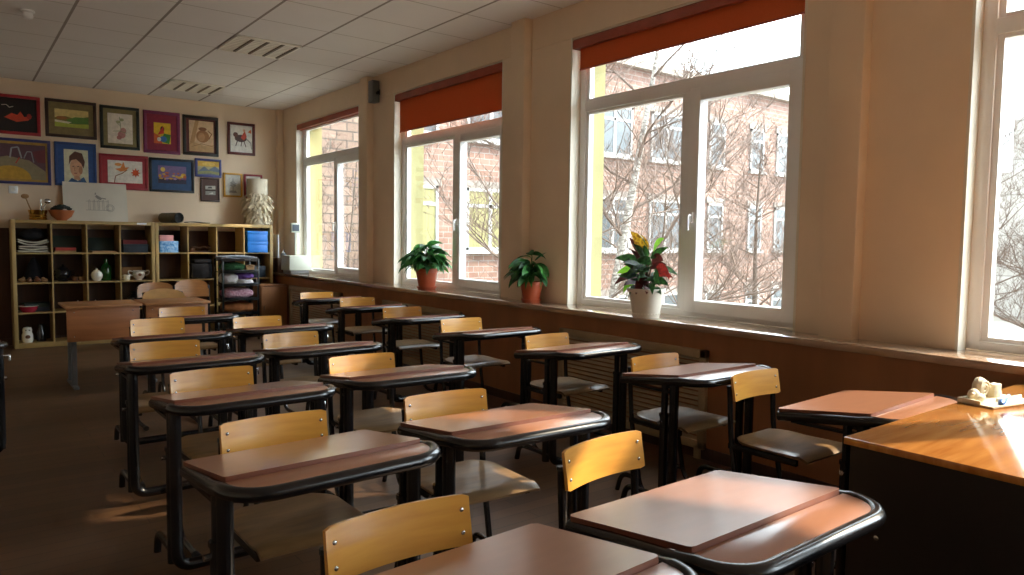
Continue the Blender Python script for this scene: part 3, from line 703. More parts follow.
# unit 2
x, y, z = cell(1, 0, 0)
def carton(lab, loc, w_, d_, h_, m, rz=0):
    t = thing('cardboard_box', lab, 'box', loc, rz)
    MB().box((-w_/2, -d_/2, 0), (w_/2, d_/2, h_*.78), .003).build('body', m, t); MB().box((-w_/2-.003, -d_/2-.003, h_*.70), (w_/2+.003, d_/2+.003, h_), .003).build('lid', m, t)
carton('blue patterned box with the pink box on it', (x-.05, y-.03, z), .22, .22, .145, M_decor, .03)
carton('small pink box on the blue patterned box', (x-.07, y-.03, z+.145), .16, .18, .075, M_pink)
x, y, z = cell(1, 1, 0)
b = MB(); b.tube([(-.10, 0, .05), (-.05, 0, .075), (0, 0, .055), (.05, 0, .08), (.11, 0, .06)], .013, 8); b.sphere((.11, 0, .065), .03); b.sphere((-.1, 0, .04), .035); b.box((-.13, -.05, 0), (.14, .05, .02), .004); mono(b, 'driftwood_piece', M_dark_wood, 'dark knotty wood piece in the top row, empty-looking cube', 'ornament', (x, y-.02, z))
x, y, z = cell(1, 3, 0)
carton('lower bright blue box in the top right cube', (x, y-.05, z), .27, .24, .145, M_bluebox)
carton('upper bright blue box in the top right cube', (x, y-.05, z+.146), .27, .24, .145, M_bluebox)
x, y, z = cell(1, 1, 1)
b = MB(); b.box((-.13, -.12, 0), (.13, .12, .20), .02); b.box((-.10, -.12, .2), (.12, .08, .26), .02); mono(b, 'black_case', M_blackc, 'black case filling a cube beside the black rack', 'case', (x, y, z))
x, y, z = cell(1, 3, 1)
b = MB(); b.box((-.13, -.10, 0), (.13, .10, .16), .01); mono(b, 'dark_folder_box', M_slate, 'dark box in the cube below the two bright blue boxes', 'box', (x, y, z))

# ------------------------------------------------------------------ on top of the shelves
zt = SH+.001
M_brass = mat('polished_brass', '#d0a24a', .14, .05, metal=1)
t = thing('brass_pot', 'small brass pot with polished rings on the left shelf top', 'pot', (.82, 10.09, zt))
MB().lathe([(0, 0), (.085, 0), (.092, .02), (.085, .03), (.092, .05), (.085, .06), (.092, .085), (.098, .115), (.092, .115), (.08, .02), (0, .015)], 32).build('body', M_brass, t)
t = thing('wooden_spoon', 'wooden spoon standing up at left in the brass pot', 'spoon', (.795, 10.10, zt+.02), 0)
b = MB(); b.tube([(0, 0, .01), (-.05, 0, .12), (-.085, .0, .225)], .007, 8); b.build('handle', M_tan, t); MB().sphere((-.095, 0, .25), .032, sc=(1.3, .35, .9)).build('spoon_bowl', M_tan, t)
t = thing('metal_ladle', 'shining metal ladle standing in the brass pot', 'ladle', (.84, 10.09, zt+.02), 0)
b = MB(); b.tube([(0, 0, .01), (.035, 0, .12), (.06, 0, .17)], .005, 8); b.build('handle', M_chrome, t); MB().sphere((.075, -.01, .20), .035, sub=3, sc=(1, .8, .85)).build('ladle_bowl', M_chrome, t)
b = MB(); b.lathe([(0, 0), (.006, 0), (.006, .2), (.003, .22), (0, .22)], 10); mono(b, 'glass_rod', M_glass if False else M_chrome, 'thin bright rod standing in the brass pot', 'rod', (.80+.055, 10.12, zt+.02))
t = thing('clay_bowl', 'orange clay bowl heaped with dark green bits on shelf top', 'bowl', (1.055, 10.09, zt))
MB().lathe([(0, 0), (.05, 0), (.055, .008), (.105, .05), (.136, .12), (.128, .12), (.095, .055), (0, .03)], 32).build('bowl', mat('orange_clay', '#b0663c', .55), t)
b = MB(); rnd = random.Random(3)
for k in range(26):
    a = rnd.random()*6.28; q = rnd.random()**.5*.09; b.sphere((q*math.cos(a), q*math.sin(a), .12+.055*(1-(q/.1)**2)), .026, sub=1, sc=(1.3, .8, .7))
o = b.build('contents', mat('dark_green_leaf_pieces', '#1c2a22', .7, .3), t); o['kind'] = 'stuff'
# sketch sheet leaning on the wall
t = thing('sketch_sheet', 'large white sheet with a pencil sketch leaning on the wall', 'drawing', (1.44, 10.22, zt))
tilt = Matrix.Rotation(-.21, 4, 'X')
b = MB(); b.grid(lambda u, v: ((u-.5)*.69, .004*math.sin(u*7), v*.485), 12, 8, .003, M=tilt); b.build('paper', mat('white_drawing_paper', '#dcd6c8', .85, .02), t)
b = MB(); yk = -.0058
def stroke(b, pts, wd, y, M=None, mi=0):
    for p, q in zip(pts, pts[1:]):
        d = Vector((q[0]-p[0], 0, q[1]-p[1]))
        if d.length < 1e-6: continue
        nn = Vector((-d.z, 0, d.x)).normalized()*wd/2
        t_ = bmesh.new(); P = [Vector((p[0], y, p[1])), Vector((q[0], y, q[1]))]
        vs = [t_.verts.new(v) for v in (P[0]-nn, P[1]-nn, P[1]+nn, P[0]+nn)]; t_.faces.new(vs); b._add(t_, mi, M)
rnd = random.Random(8)
for k in range(5):
    cx = -.08+.05*k; stroke(b, [(cx, .14), (cx, .26), (cx+.015, .27), (cx+.015, .14)], .004, yk, tilt)
stroke(b, [(-.11, .14), (.16, .14)], .005, yk, tilt); stroke(b, [(-.11, .25), (.14, .25)], .004, yk, tilt)
stroke(b, [(.15+.045*math.cos(a/12*6.28), .17+.045*math.sin(a/12*6.28)) for a in range(13)], .005, yk, tilt); stroke(b, [(.15+.03*math.cos(a/12*6.28), .17+.03*math.sin(a/12*6.28)) for a in range(13)], .004, yk, tilt)
for a, c, q in (((.0, .32), (.05, .29), .03), ((.05, .295), (.11, .285), .014), ((-.005, .335), (.0, .36), .012), ((.01, .30), (.06, .275), .02)): stroke(b, [a, c], q, yk, tilt)
b.build('pencil_drawing', mat('graphite', '#9c9890', .8), t, smooth=False)
# rolled mat and flat sheets
M_mat = mat('grey_green_mat', '#7c7868', .9, .1, 30)
t = thing('rolled_mat', 'thick grey rolled mat lying on the right shelf top', 'mat', (2.27, 10.15, zt), math.radians(20))
b = MB(); b.tube([(0, .18, .066), (0, -.175, .066)], .065, 26, cap=False); b.build('outer_roll', M_mat, t)
b = MB(); pts = []
for i in range(60):
    a = i*.42; q = .063-.0008*i; pts.append((q*math.cos(a), q*math.sin(a)))
t_ = [(x_, -.172, .066+z_) for x_, z_ in pts]
b.tube(t_, .0035, 6); b.tube([(0, .17, .066), (0, -.15, .066)], .0615, 22); b.build('inner_layers', M_blackp, t)
b = MB(); b.grid(lambda u, v: ((u-.5)*.27, (v-.5)*.2, .012+.006*math.sin(u*5)), 10, 6, .010); mono(b, 'folded_sheet', mat('dark_grey_sheet', '#54504a', .8), 'flat dark folded sheet beside the rolled mat', 'sheet', (2.58, 10.12, zt+.006))
# fringed tall vase
t = thing('fringed_vase', 'tall white cylinder vase wrapped in ragged cream paper fringe', 'vase', (3.375, 10.13, zt))
M_vase = mat('cream_plaster_vase', '#e0d6c0', .7, .06, 14); M_fr = mat('cream_paper_fringe', '#ded2b8', .8, .12, 30)
MB().lathe([(0, 0), (.125, 0), (.128, .02), (.13, .3), (.135, .58), (.138, .625), (.128, .625), (.122, .56), (0, .5)], 36).build('body', M_vase, t)
b = MB(); rnd = random.Random(5)
for k in range(420):
    a = rnd.random()*6.28; zz = .06+rnd.random()*.37; L = .07+rnd.random()*.085; wd = .010+rnd.random()*.012; dr = rnd.random()*1.6-.75; R0 = .126
    bulge = .7+.6*math.exp(-((zz-.36)/.10)**2)
    ca, sa = math.cos(a), math.sin(a); tw = rnd.uniform(-.5, .5)
    def fn(u, v, ca=ca, sa=sa, zz=zz, L=L, wd=wd, dr=dr, tw=tw, bulge=bulge):
        q = R0+u*L*.62*bulge; h = zz-L*(u*u*.55+dr*u*.5); s = (v-.5)*wd*(1+.5*u)+tw*u*L
        return (q*ca-s*sa, q*sa+s*ca, max(.004, h))
    b.grid(fn, 4, 1, 0)
o = b.build('paper_fringe', M_fr, t); o['kind'] = 'stuff'

# ------------------------------------------------------------------ pictures on the back wall
def cm(h): return mat('paint_'+h.strip('#'), h, .45, .10, 25)
def picture(label, x0, x1, z0, z1, fcol, fw, mcol, art, bgc, shapes, dx=0):
    cx, cz = (x0+x1)/2, (z0+z1)/2; W_, H_ = x1-x0, z1-z0
    t = thing('framed_picture', label, 'picture', (cx, YB, cz))
    f = MB(); a, c = W_/2, H_/2
    for lo, hi in (((-a, -c), (a, -c+fw)), ((-a, c-fw), (a, c)), ((-a, -c+fw), (-a+fw, c-fw)), ((a-fw, -c+fw), (a, c-fw))):
        f.box((lo[0], -.026, lo[1]), (hi[0], -.001, hi[1]), .003)
    f.build('frame', cm(fcol), t)
    MB().box((-a+fw, -.014, -c+fw), (a-fw, -.002, c-fw)).build('mat_board', cm(mcol), t, smooth=False)
    l_, r_, b_, t_ = art; ax0 = -a+l_*W_; ax1 = -a+r_*W_; az0 = -c+b_*H_; az1 = -c+t_*H_
    g = MB(); cols = [bgc]; g.box((ax0, -.0155, az0), (ax1, -.0135, az1))
    y = -.0158
    def PX(u, v): return (ax0+u*(ax1-ax0), az0+v*(az1-az0))
    for s in shapes:
        col = s[-1]
        if col not in cols: cols.append(col)
        mi = cols.index(col); y -= .00025
        if s[0] == 'e':
            _, u, v, ru, rv, _c = s; poly = [(u+ru*math.cos(k*PI/10), v+rv*math.sin(k*PI/10)) for k in range(20)]
        elif s[0] == 'p': poly = s[1]
        elif s[0] == 'l':
            stroke(g, [PX(min(1, max(0, u)), min(1, max(0, v))) for u, v in s[1]], s[2], y, None, mi); continue
        tb = bmesh.new(); vs = [tb.verts.new((PX(min(1, max(0, u)), min(1, max(0, v)))[0], y, PX(min(1, max(0, u)), min(1, max(0, v)))[1])) for u, v in poly]
        try: tb.faces.new(vs)
        except ValueError: pass
        g._add(tb, mi)
    g.build('artwork', [cm(c_) for c_ in cols], t, smooth=False)
R_ = random.Random(11)
def blobs(n, u0, u1, v0, v1, s, cols, seed):
    q = random.Random(seed); return [('e', q.uniform(u0, u1), q.uniform(v0, v1), s*q.uniform(.5, 1.3), s*q.uniform(.5, 1.3), q.choice(cols)) for _ in range(n)]
picture('red-framed black picture with an orange shape, top left corner', .33, .896, 2.469, 2.925, '#a01c26', .035, '#15100f', (.08, .92, .1, .9), '#15100f',
        [('p', [(.35, .40), (.5, .55), (.62, .5), (.68, .62), (.76, .45), (.92, .5), (.84, .35), (.6, .28)], '#d84a2c'), ('l', [(.3, .78), (.4, .8), (.46, .72), (.54, .76)], .008, '#d8d0c0'), ('e', .86, .48, .05, .09, '#b02c20')])
picture('dark-framed wide landscape with an olive mount, top row', .943, 1.48, 2.482, 2.932, '#3a2216', .035, '#8a7a4c', (.18, .84, .28, .75), '#e4cf86',
        [('p', [(0, .5), (.3, .62), (.6, .5), (1, .68), (1, .2), (0, .2)], '#8a7a3a'), ('p', [(.35, .42), (.6, .6), (1, .62), (1, .25), (.4, .2)], '#5e8a3c'), ('p', [(0, .0), (1, 0), (1, .25), (.5, .18), (0, .3)], '#b4c04a'), ('p', [(0, .26), (.4, .2), (.5, .3), (0, .38)], '#e2dcc0'), ('e', .2, .5, .16, .1, '#a8713c')])
picture('dark green framed pink flower sketch with an olive mount', 1.517, 1.96, 2.393, 2.922, '#20261c', .035, '#877c4e', (.19, .82, .13, .83), '#e6dfd0',
        [('l', [(.5, .15), (.52, .5), (.48, .9)], .006, '#7a8a5c'), ('e', .55, .3, .16, .12, '#c48a86'), ('e', .62, .44, .12, .1, '#cf9a92'), ('e', .45, .2, .1, .07, '#b87a76'), ('l', [(.2, .4), (.5, .42), (.75, .36)], .006, '#8a9a64'), ('e', .42, .72, .09, .05, '#a8ac84'), ('e', .56, .8, .09, .05, '#a0a67c'), ('l', [(.5, .6), (.35, .68)], .005, '#8a9a64')])
picture('purple-red framed picture with a small bright yellow abstract', 2.005, 2.444, 2.375, 2.916, '#7c2a58', .04, '#8c1f3c', (.28, .74, .24, .73), '#e8c22c',
        [('p', [(0, 0), (.5, 0), (.35, .35), (0, .5)], '#d8632a'), ('p', [(.4, .1), (.9, .0), (1, .45), (.6, .5)], '#3f8a3a'), ('e', .55, .22, .22, .14, '#3f7ac0'), ('e', .5, .7, .12, .14, '#4a3020'), ('p', [(.2, .4), (.55, .85), (.6, .5)], '#d83c2c'), ('e', .3, .2, .12, .1, '#e8e4d8')])
picture('black-framed sepia drawing of a jug and draped cloth', 2.48, 2.93, 2.387, 2.909, '#24201c', .038, '#5e2420', (.17, .86, .1, .88), '#dcbd94',
        [('p', [(.0, .2), (.25, 1), (.4, 1), (.15, .1)], '#bd9464'), ('e', .55, .5, .27, .2, '#a87444'), ('e', .55, .74, .17, .06, '#8c5a34'), ('l', [(.76, .7), (.92, .6), (.8, .42)], .012, '#8c5a34'), ('e', .5, .48, .14, .14, '#c29262'), ('p', [(0, 0), (1, 0), (1, .25), (.6, .2), (.2, .3), (0, .2)], '#c8a274'), ('l', [(.1, .15), (.5, .26), (.95, .2)], .007, '#9a6c40')])
picture('small red-brown framed painting of a horse rider on white', 3.052, 3.424, 2.439, 2.877, '#5e221c', .035, '#dcdad0', (.14, .88, .12, .88), '#e0ddd2',
        [('e', .45, .52, .3, .15, '#4a2c20'), ('e', .2, .66, .12, .1, '#5a3424'), ('p', [(.45, .55), (.65, .85), (.75, .6), (.6, .45)], '#c84a2c'), ('e', .62, .85, .06, .06, '#d8a484'), ('l', [(.3, .45), (.2, .2)], .012, '#4a2c20'), ('l', [(.6, .45), (.7, .18)], .012, '#4a2c20'), ('l', [(.5, .42), (.46, .2)], .01, '#4a2c20'), ('p', [(.8, .8), (.95, .92), (.98, .75)], '#d8742c'), ('l', [(.75, .5), (.95, .35), (.98, .1)], .012, '#8a847c')])
picture('blue and gold framed picture of arches over a golden dome', .33, .987, 1.896, 2.424, '#34346e', .032, '#b08a3c', (.10, .92, .11, .88), '#5a3a46',
        [('p', [(0, 0), (1, 0), (1, .25), (.7, .55), (.3, .65), (0, .55)], '#8c8264'), ('e', .35, .02, .38, .36, '#c49a34'), ('l', [(.35, .6), (.38, .88), (.5, .92), (.56, .6)], .016, '#9aa0a4'), ('l', [(.6, .6), (.66, .8), (.74, .8), (.78, .5)], .012, '#8a9094'), ('l', [(.45, .45), (.52, .62)], .012, '#b8402c'), ('p', [(.75, .8), (1, .9), (1, .5), (.85, .5)], '#6e2a34')])
picture('blue-mounted watercolour portrait of a dark-haired person', 1.026, 1.467, 1.904, 2.428, '#284a86', .03, '#2b5596', (.22, .80, .06, .84), '#d8d8bc',
        [('e', .5, .48, .26, .30, '#d8a884'), ('p', [(.2, .55), (.22, .8), (.45, .95), (.75, .9), (.86, .65), (.8, .45), (.7, .6), (.5, .72), (.3, .68)], '#5c3626'), ('p', [(.1, 0), (.3, .16), (.55, .08), (.8, .2), (.95, 0)], '#2f5a86'), ('p', [(.4, .22), (.62, .22), (.66, .1), (.4, .12)], '#c89474'), ('l', [(.34, .5), (.42, .51)], .009, '#4a2c20'), ('l', [(.54, .5), (.62, .51)], .009, '#4a2c20'), ('l', [(.44, .48), (.42, .38), (.46, .37)], .006, '#b07854'), ('l', [(.4, .3), (.52, .3)], .009, '#a8483c'), ('e', .68, .4, .08, .12, '#b88460')])
picture('red-mounted picture of an orange branch and an orange sun', 1.496, 2.05, 1.884, 2.324, '#98202c', .03, '#a82834', (.17, .88, .2, .83), '#e6e2d8',
        [('l', [(.18, .0), (.22, .3), (.4, .42), (.56, .6)], .010, '#8c5a3c'), ('p', [(.2, .62), (.36, .66), (.45, .95), (.5, .7), (.62, .72), (.5, .55), (.36, .5)], '#d8843c'), ('e', .3, .82, .10, .07, '#e09a54'), ('e', .8, .48, .09, .13, '#dc5a24')]+[('l', [(.8, .48), (.8+.13*math.cos(k*.785), .48+.2*math.sin(k*.785))], .012, '#dc5a24') for k in range(8)])
picture('black-framed blue-mounted night scene with a yellow moon', 2.064, 2.61, 1.881, 2.319, '#1c2226', .03, '#274f7c', (.19, .82, .26, .78), '#7c6a9c',
        [('p', [(0, 0), (1, 0), (1, .25), (0, .3)], '#33304a'), ('e', .17, .78, .08, .13, '#e8d060')]+blobs(26, .05, .95, .2, .6, .07, ['#d8a838', '#c86a3a', '#5a4a8c', '#a88ab4', '#e0c45a', '#8c4a6a'], 4))
picture('small violet-blue framed landscape with a yellow sky', 2.624, 2.963, 2.106, 2.35, '#4c5494', .028, '#6a72ac', (.10, .92, .14, .88), '#b8b48c',
        [('p', [(0, .6), (1, .6), (1, 1), (0, 1)], '#d8b048'), ('e', .5, .78, .3, .14, '#e8cc6a'), ('p', [(0, .2), (.3, .6), (.5, .35), (.8, .65), (1, .4), (1, 0), (0, 0)], '#6f7f94'), ('p', [(0, 0), (.6, .1), (1, .0), (1, .2), (.5, .3), (0, .2)], '#9aa06c')])
picture('brown board with two small silvery photographs', 2.69, 2.936, 1.779, 2.096, '#3c241c', .02, '#4a2c22', (.25, .78, .28, .68), '#35231d',
        [('p', [(0, .58), (1, .62), (1, 1), (0, .95)], '#a8a89c'), ('p', [(0, 0), (1, .02), (1, .42), (0, .4)], '#8c8c84'), ('p', [(.2, .68), (.7, .7), (.6, .9), (.3, .85)], '#4c4a46'), ('p', [(.3, .1), (.8, .12), (.7, .3)], '#d0cfc4')])
picture('yellow-framed grey pencil drawing beside the fringed vase', 2.99, 3.243, 1.853, 2.182, '#c8962c', .024, '#c4c4bc', (.13, .87, .1, .9), '#cfcfc6',
        [('l', [(.5, .1), (.5, .85)], .008, '#7c7c78'), ('e', .5, .55, .2, .16, '#a8a8a2'), ('l', [(.25, .45), (.75, .6)], .006, '#7c7c78'), ('l', [(.3, .65), (.7, .45)], .006, '#7c7c78'), ('p', [(.2, .1), (.8, .1), (.7, .22), (.3, .22)], '#9a9a94')])
picture('small red-framed picture half hidden by the fringed vase', 3.266, 3.52, 1.85, 2.179, '#9c2430', .024, '#d0ccc0', (.13, .87, .1, .9), '#d4d0c4',
        [('l', [(.2, .3), (.5, .7), (.8, .4)], .008, '#7a7a74'), ('e', .5, .5, .15, .12, '#aaa69c')])
r = thing('wall_socket', 'white wall socket above the left shelf', 'socket', (.605, YB, 1.828))
MB().box((-.045, -.014, -.045), (.045, -.001, .045), .006).build('plate', M_white, r)
MB().lathe([(0, 0), (.022, 0), (.024, .006), (.02, .006), (0, .002)], M=Matrix.Translation((0, -.013, 0)) @ Matrix.Rotation(PI/2, 4, 'X')).build('plug_well', M_lampd, r)

# ------------------------------------------------------------------ black rack with fabrics, brown cupboard
rx0, rx1, ry0, ry1 = 2.665, 3.10, 9.30, 9.66
t = thing('storage_rack', 'black metal rack holding folded fabrics before the shelves', 'rack', ((rx0+rx1)/2, ry0, 0))
hw = (rx1-rx0)/2
for sx in (-1, 1):
    for y in (.012, .348): MB().box((sx*hw-.012, y-.012, 0), (sx*hw+.012, y+.012, 1.03), .002).build('post', M_black, t)
SHZ = [.15, .34, .52, .70, .87, 1.015]
for z in SHZ:
    b = MB(); b.box((-hw, 0, z-.012), (hw, .36, z), .002); b.box((-hw, -.002, z), (hw, .004, z+.025), .001); b.build('shelf', M_black if z < .9 else M_tdark, t)
rxc = (rx0+rx1)/2
def fabric(label, dx, z, w_, d_, h_, m, seed, group='fabrics on the black rack'):
    q = random.Random(seed); ph = [q.uniform(0, 6) for _ in range(4)]
    b = MB()
    def fn(th, v):
        a = th*2*PI; e = 3.0
        c, s = math.cos(a), math.sin(a); rr = (abs(c)**e+abs(s)**e)**(-1/e)
        y = (v-.5)*d_; k = (1-abs(2*v-1)**6*.5)
        return (rr*c*w_/2*k*(1+.04*math.sin(3*a+ph[0]+v*4)), y, h_/2+rr*s*h_/2*k*(1+.10*math.sin(5*a+ph[1]+v*6))*.95)
    b.grid(fn, 32, 10)
    b.bm.verts.ensure_lookup_table(); bmesh.ops.remove_doubles(b.bm, verts=b.bm.verts, dist=1e-4); bmesh.ops.holes_fill(b.bm, edges=b.bm.edges)
    mono(b, 'folded_fabric', m, label, 'fabric', (rxc+dx, ry0+.19, z+.006), 0, group)
M_pl = mat('pink_check_cloth', '#a86a80', .9, .35, 50, col2='#d8b8c4'); M_wc = mat('white_cloth', '#cfc8c8', .9, .12, 30, bump=.3); M_or = mat('rust_cloth', '#a8683a', .9, .2, 20, bump=.3)
M_pu = mat('violet_cloth', '#7450a0', .9, .3, 30, bump=.3); M_gn = mat('green_mesh_cloth', '#2f5c34', .9, .4, 60, bump=.5)
fabric('green netting bundle on the top shelf of the black rack', -.05, .87, .28, .26, .11, M_gn, 1)
fabric('white folded cloth on the second shelf of the black rack', -.10, .70, .20, .27, .145, M_wc, 2)
fabric('violet cloth beside the white one on the black rack', .09, .765, .21, .25, .085, M_pu, 3)
fabric('pale cloth under the violet one on the black rack', .09, .70, .21, .26, .065, M_wc, 9)
fabric('pink checked cloth on the third shelf of the black rack', 0, .52, .37, .27, .14, M_pl, 4)
fabric('rust brown cloth on the lowest shelf of the black rack', 0, .34, .38, .28, .14, M_or, 5)
carton('small tan box at right on the top shelf of the black rack', (rxc+.14, ry0+.13, .876), .10, .12, .075, M_tan)
t = thing('newspaper_stack', 'untidy stack of newspapers on top of the black rack', 'newspapers', (rxc-.02, ry0+.18, 1.02))
M_news = mat('grey_newsprint', '#8c92a4', .85, .2, 60, col2='#c4c4c6')
for k in range(5):
    a = (k*37 % 11-5)*.05
    MB().grid(lambda u, v: ((u-.5)*.40, (v-.5)*.32, .008+.010*k+.004*math.sin(u*6+k)), 8, 6, .006, M=Matrix.Rotation(a, 4, 'Z') @ Matrix.Translation((.02*(k % 3)-.02, 0, 0))).build('newspaper', M_news, t)
t = thing('brown_cupboard', 'low brown wooden cupboard in the corner under the sill', 'cupboard', (3.41, 9.60, 0))
M_cup = mat('brown_cupboard_board', '#9a6a44', .45, .1, 6, stretch=(3, 3, .3))
MB().box((-.175, .01, 0), (.175, .33, .655), .003).build('carcass', M_cup, t); MB().box((-.18, 0, .655), (.18, .335, .675), .003).build('top', M_cup, t)
d = MB().box((-.172, -.008, .03), (.172, .009, .65), .002).build('door', M_cup, t)
MB().tube([(-.14, -.02, .40), (-.14, -.02, .34)], .006, 8).build('handle', M_chrome, d)

# scale, box and jar on the far end of the sill
t = thing('shop_scale', 'pale electronic scale with a raised display on the far sill', 'scale', (3.72, 9.50, ZS))
M_sc = mat('pale_grey_plastic', '#a9aea2', .4, .03)
b = MB(); b.box((-.13, -.02, .0), (.13, .26, .046), .006); b.build('base', M_greym, t)
MB().prism([(-.155, .045), (.155, .045), (.15, .24), (-.15, .24)], -.04, .27, 'y', bev=.006).build('housing', M_sc, t)
MB().tube([(.03, .22, .23), (.03, .22, .58)], .014, 10).build('display_pole', M_sc, t)
h = MB().box((-.035, .19, .55), (.085, .25, .68), .008).build('display_head', M_sc, t)
MB().box((-.023, .187, .57), (.073, .191, .66), .002).build('screen', M_slate, h)
b = MB(); b.box((-.09, -.10, 0), (.09, .10, .20), .006); mono(b, 'dark_wooden_box', M_dark_wood, 'dark box standing behind the pale scale in the corner', 'box', (3.66, 10.0, ZS))
t = thing('metal_jar', 'small metal jar on the dark box behind the scale', 'jar', (3.68, 9.98, ZS+.20))
MB().lathe([(0, 0), (.035, 0), (.038, .05), (.03, .065), (0, .065)]).build('body', M_greym, t); MB().lathe([(.02, .064), (.02, .085), (.008, .09), (.008, .11), (0, .112)]).build('lid', M_chrome, t)
b = MB(); b.box((-.006, -.09, 0), (.006, .09, .32), .002); mono(b, 'white_panel', M_white, 'white board standing upright at the right end of the shelves', 'board', (3.585, 10.0, ZS+.20))

# wall speaker
t = thing('wall_speaker', 'grey wall speaker high between the two far windows', 'speaker', (3.745, 7.35, 2.80), 0)
MB().box((-.055, -.05, .0), (.03, .06, .235), .006).build('cabinet', M_greym, t); MB().box((-.050, .045, .015), (.028, .066, .22), .003).build('grille', M_blackp, t)
MB().box((.028, -.015, .09), (.054, .02, .15), .002).build('bracket', M_blackp, t); MB().tube([(.0, -.05, .10), (.0, -.085, .10)], .018, 10).build('knob', M_blackp, t)

# ------------------------------------------------------------------ plants on the sill
def leaf(b, base, az, el, L, wd, droop, mi=0, fold=.25, roll=0.0):
    base = Vector(base); n = 7
    def fn(u, v):
        s = u*L; e = el-droop*u*u
        # integrate direction roughly
        h = 0; r = 0; k = 6
        for i in range(k):
            uu = u*(i+.5)/k; ee = el-droop*uu; r += math.cos(ee)*s/k; h += math.sin(ee)*s/k
        half = wd/2*math.sin(PI*min(1, u**.75))**.9*(1-.25*u)
        q = (v-.5)*2*half
        e = el-droop*u; ce, se = math.cos(e), math.sin(e); f = abs(q)*fold
        ct, cn = q*math.cos(roll)-f*math.sin(roll), q*math.sin(roll)+f*math.cos(roll)   # along the tangent, along the blade normal
        r -= cn*se; h += cn*ce
        return (base.x+r*math.cos(az)-ct*math.sin(az), base.y+r*math.sin(az)+ct*math.cos(az), base.z+h)
    b.grid(fn, n, 2, 0, mi)
def potted(name, label, loc, rt, rb, h, pm, lv, seed, nleaf, L, spread, hgt, mats, wall=False):
    t = thing(name, label, 'potted plant', loc)
    MB().lathe([(0, .012), (rb, .012), (rt*.97, h*.82), (rt*.97, h*.84), (rt*1.04, h*.85), (rt*1.05, h), (rt*.96, h), (rt*.93, h*.85), (0, h*.80)], 36).build('pot', pm, t)
    MB().lathe([(0, 0), (rb*1.1, 0), (rb*1.28, .025), (rb*1.2, .025), (rb*1.05, .010), (0, .010)], 36).build('saucer', pm, t)
    MB().lathe([(0, h*.88), (rt*.94, h*.87), (rt*.94, h*.84), (0, h*.84)], 24).build('soil', M_soil, t)
    q = random.Random(seed); lb = MB(); st = MB()
    for k in range(nleaf):
        az = 2*PI*k*.381966*1.0+q.uniform(-.3, .3); f = (k+.5)/nleaf
        if wall and math.cos(az) > .1: az = PI-az
        hh = h*.9+hgt*(.25+.75*q.random())*(1-.55*f); rad = spread*f*q.uniform(.5, 1.0)*(.6 if wall else 1)
        tip = (rad*math.cos(az), rad*math.sin(az), hh)
        st.tube([(.02*math.cos(az), .02*math.sin(az), h*.86), (tip[0]*.5, tip[1]*.5, h*.9+(hh-h*.9)*.7), tip], .0028, 5)
        leaf(lb, tip, az+q.uniform(-.4, .4), q.uniform(.15, .8)*(1-f*.7), L*q.uniform(.75, 1.2), L*.40*q.uniform(.85, 1.2), q.uniform(.9, 1.9), q.randrange(len(mats)), .25, q.uniform(-.9, .9))
    st.build('stems', M_stem, t); o = lb.build('leaves', mats, t, angle=80)
    return t
potted('potted_lily', 'leafy green plant in a terracotta pot, farther one on the sill', (3.70, 6.16, ZS), .108, .078, .20, M_terra, None, 2, 95, .19, .16, .26, [M_leaf, M_leaf2])
t = potted('potted_lily', 'dark green plant in a terracotta pot before the wall pier', (3.675, 4.50, ZS), .09, .065, .165, M_terra, None, 7, 60, .18, .13, .24, [M_leaf2, M_leaf], True)
lb = MB(); leaf(lb, (-.02, -.06, .33), -1.7, .55, .19, .028, .3); leaf(lb, (0, .08, .30), 1.8, .3, .2, .05, .9); leaf(lb, (-.04, .07, .25), 2.0, .1, .2, .06, 1.0); lb.build('long_leaf', M_leaf2, t, angle=80)
# croton
t = thing('croton_plant', 'croton with yellow, red and green leaves in a white pot', 'potted plant', (3.635, 3.25, ZS))
M_wp = mat('white_plastic_pot', '#e0dccf', .35, .02)
MB().lathe([(0, .0), (.088, .0), (.092, .03), (.116, .165), (.126, .168), (.128, .19), (.118, .19), (.110, .165), (0, .16)], 40).build('pot', M_wp, t)
b = MB()
for k in range(28):
    a = 2*PI*k/28
    b.box((.0925, -.004, .022), (.0955, .004, .030), M=Matrix.Rotation(a, 4, 'Z'))
b.build('pot_slots', M_lampd, t)
MB().lathe([(0, .172), (.112, .170), (.112, .16), (0, .16)], 24).build('soil', M_soil, t)
MY = mat('yellow_veined_leaf', '#e8b830', .5, .3, 60, col2='#8a5a1c'); MG2 = mat('bright_lime_leaf', '#96d040', .5, .15, 30, col2='#6aa82c'); MR = mat('maroon_leaf', '#5e2420', .5, .3, 40, col2='#3a1c18'); MRd = mat('red_leaf', '#a8342c', .4, .3, 40, col2='#6e2420'); MDG = mat('dark_croton_leaf', '#3f6a32', .5, .4, 40, col2='#20341e')
MAT5 = [translucent(m_, .4) for m_ in (MY, MG2, MR, MRd, MDG)]
sb = MB(); lb = MB()
def towards(px):  # azimuth in room: image right is mostly -y along the sill
    return px
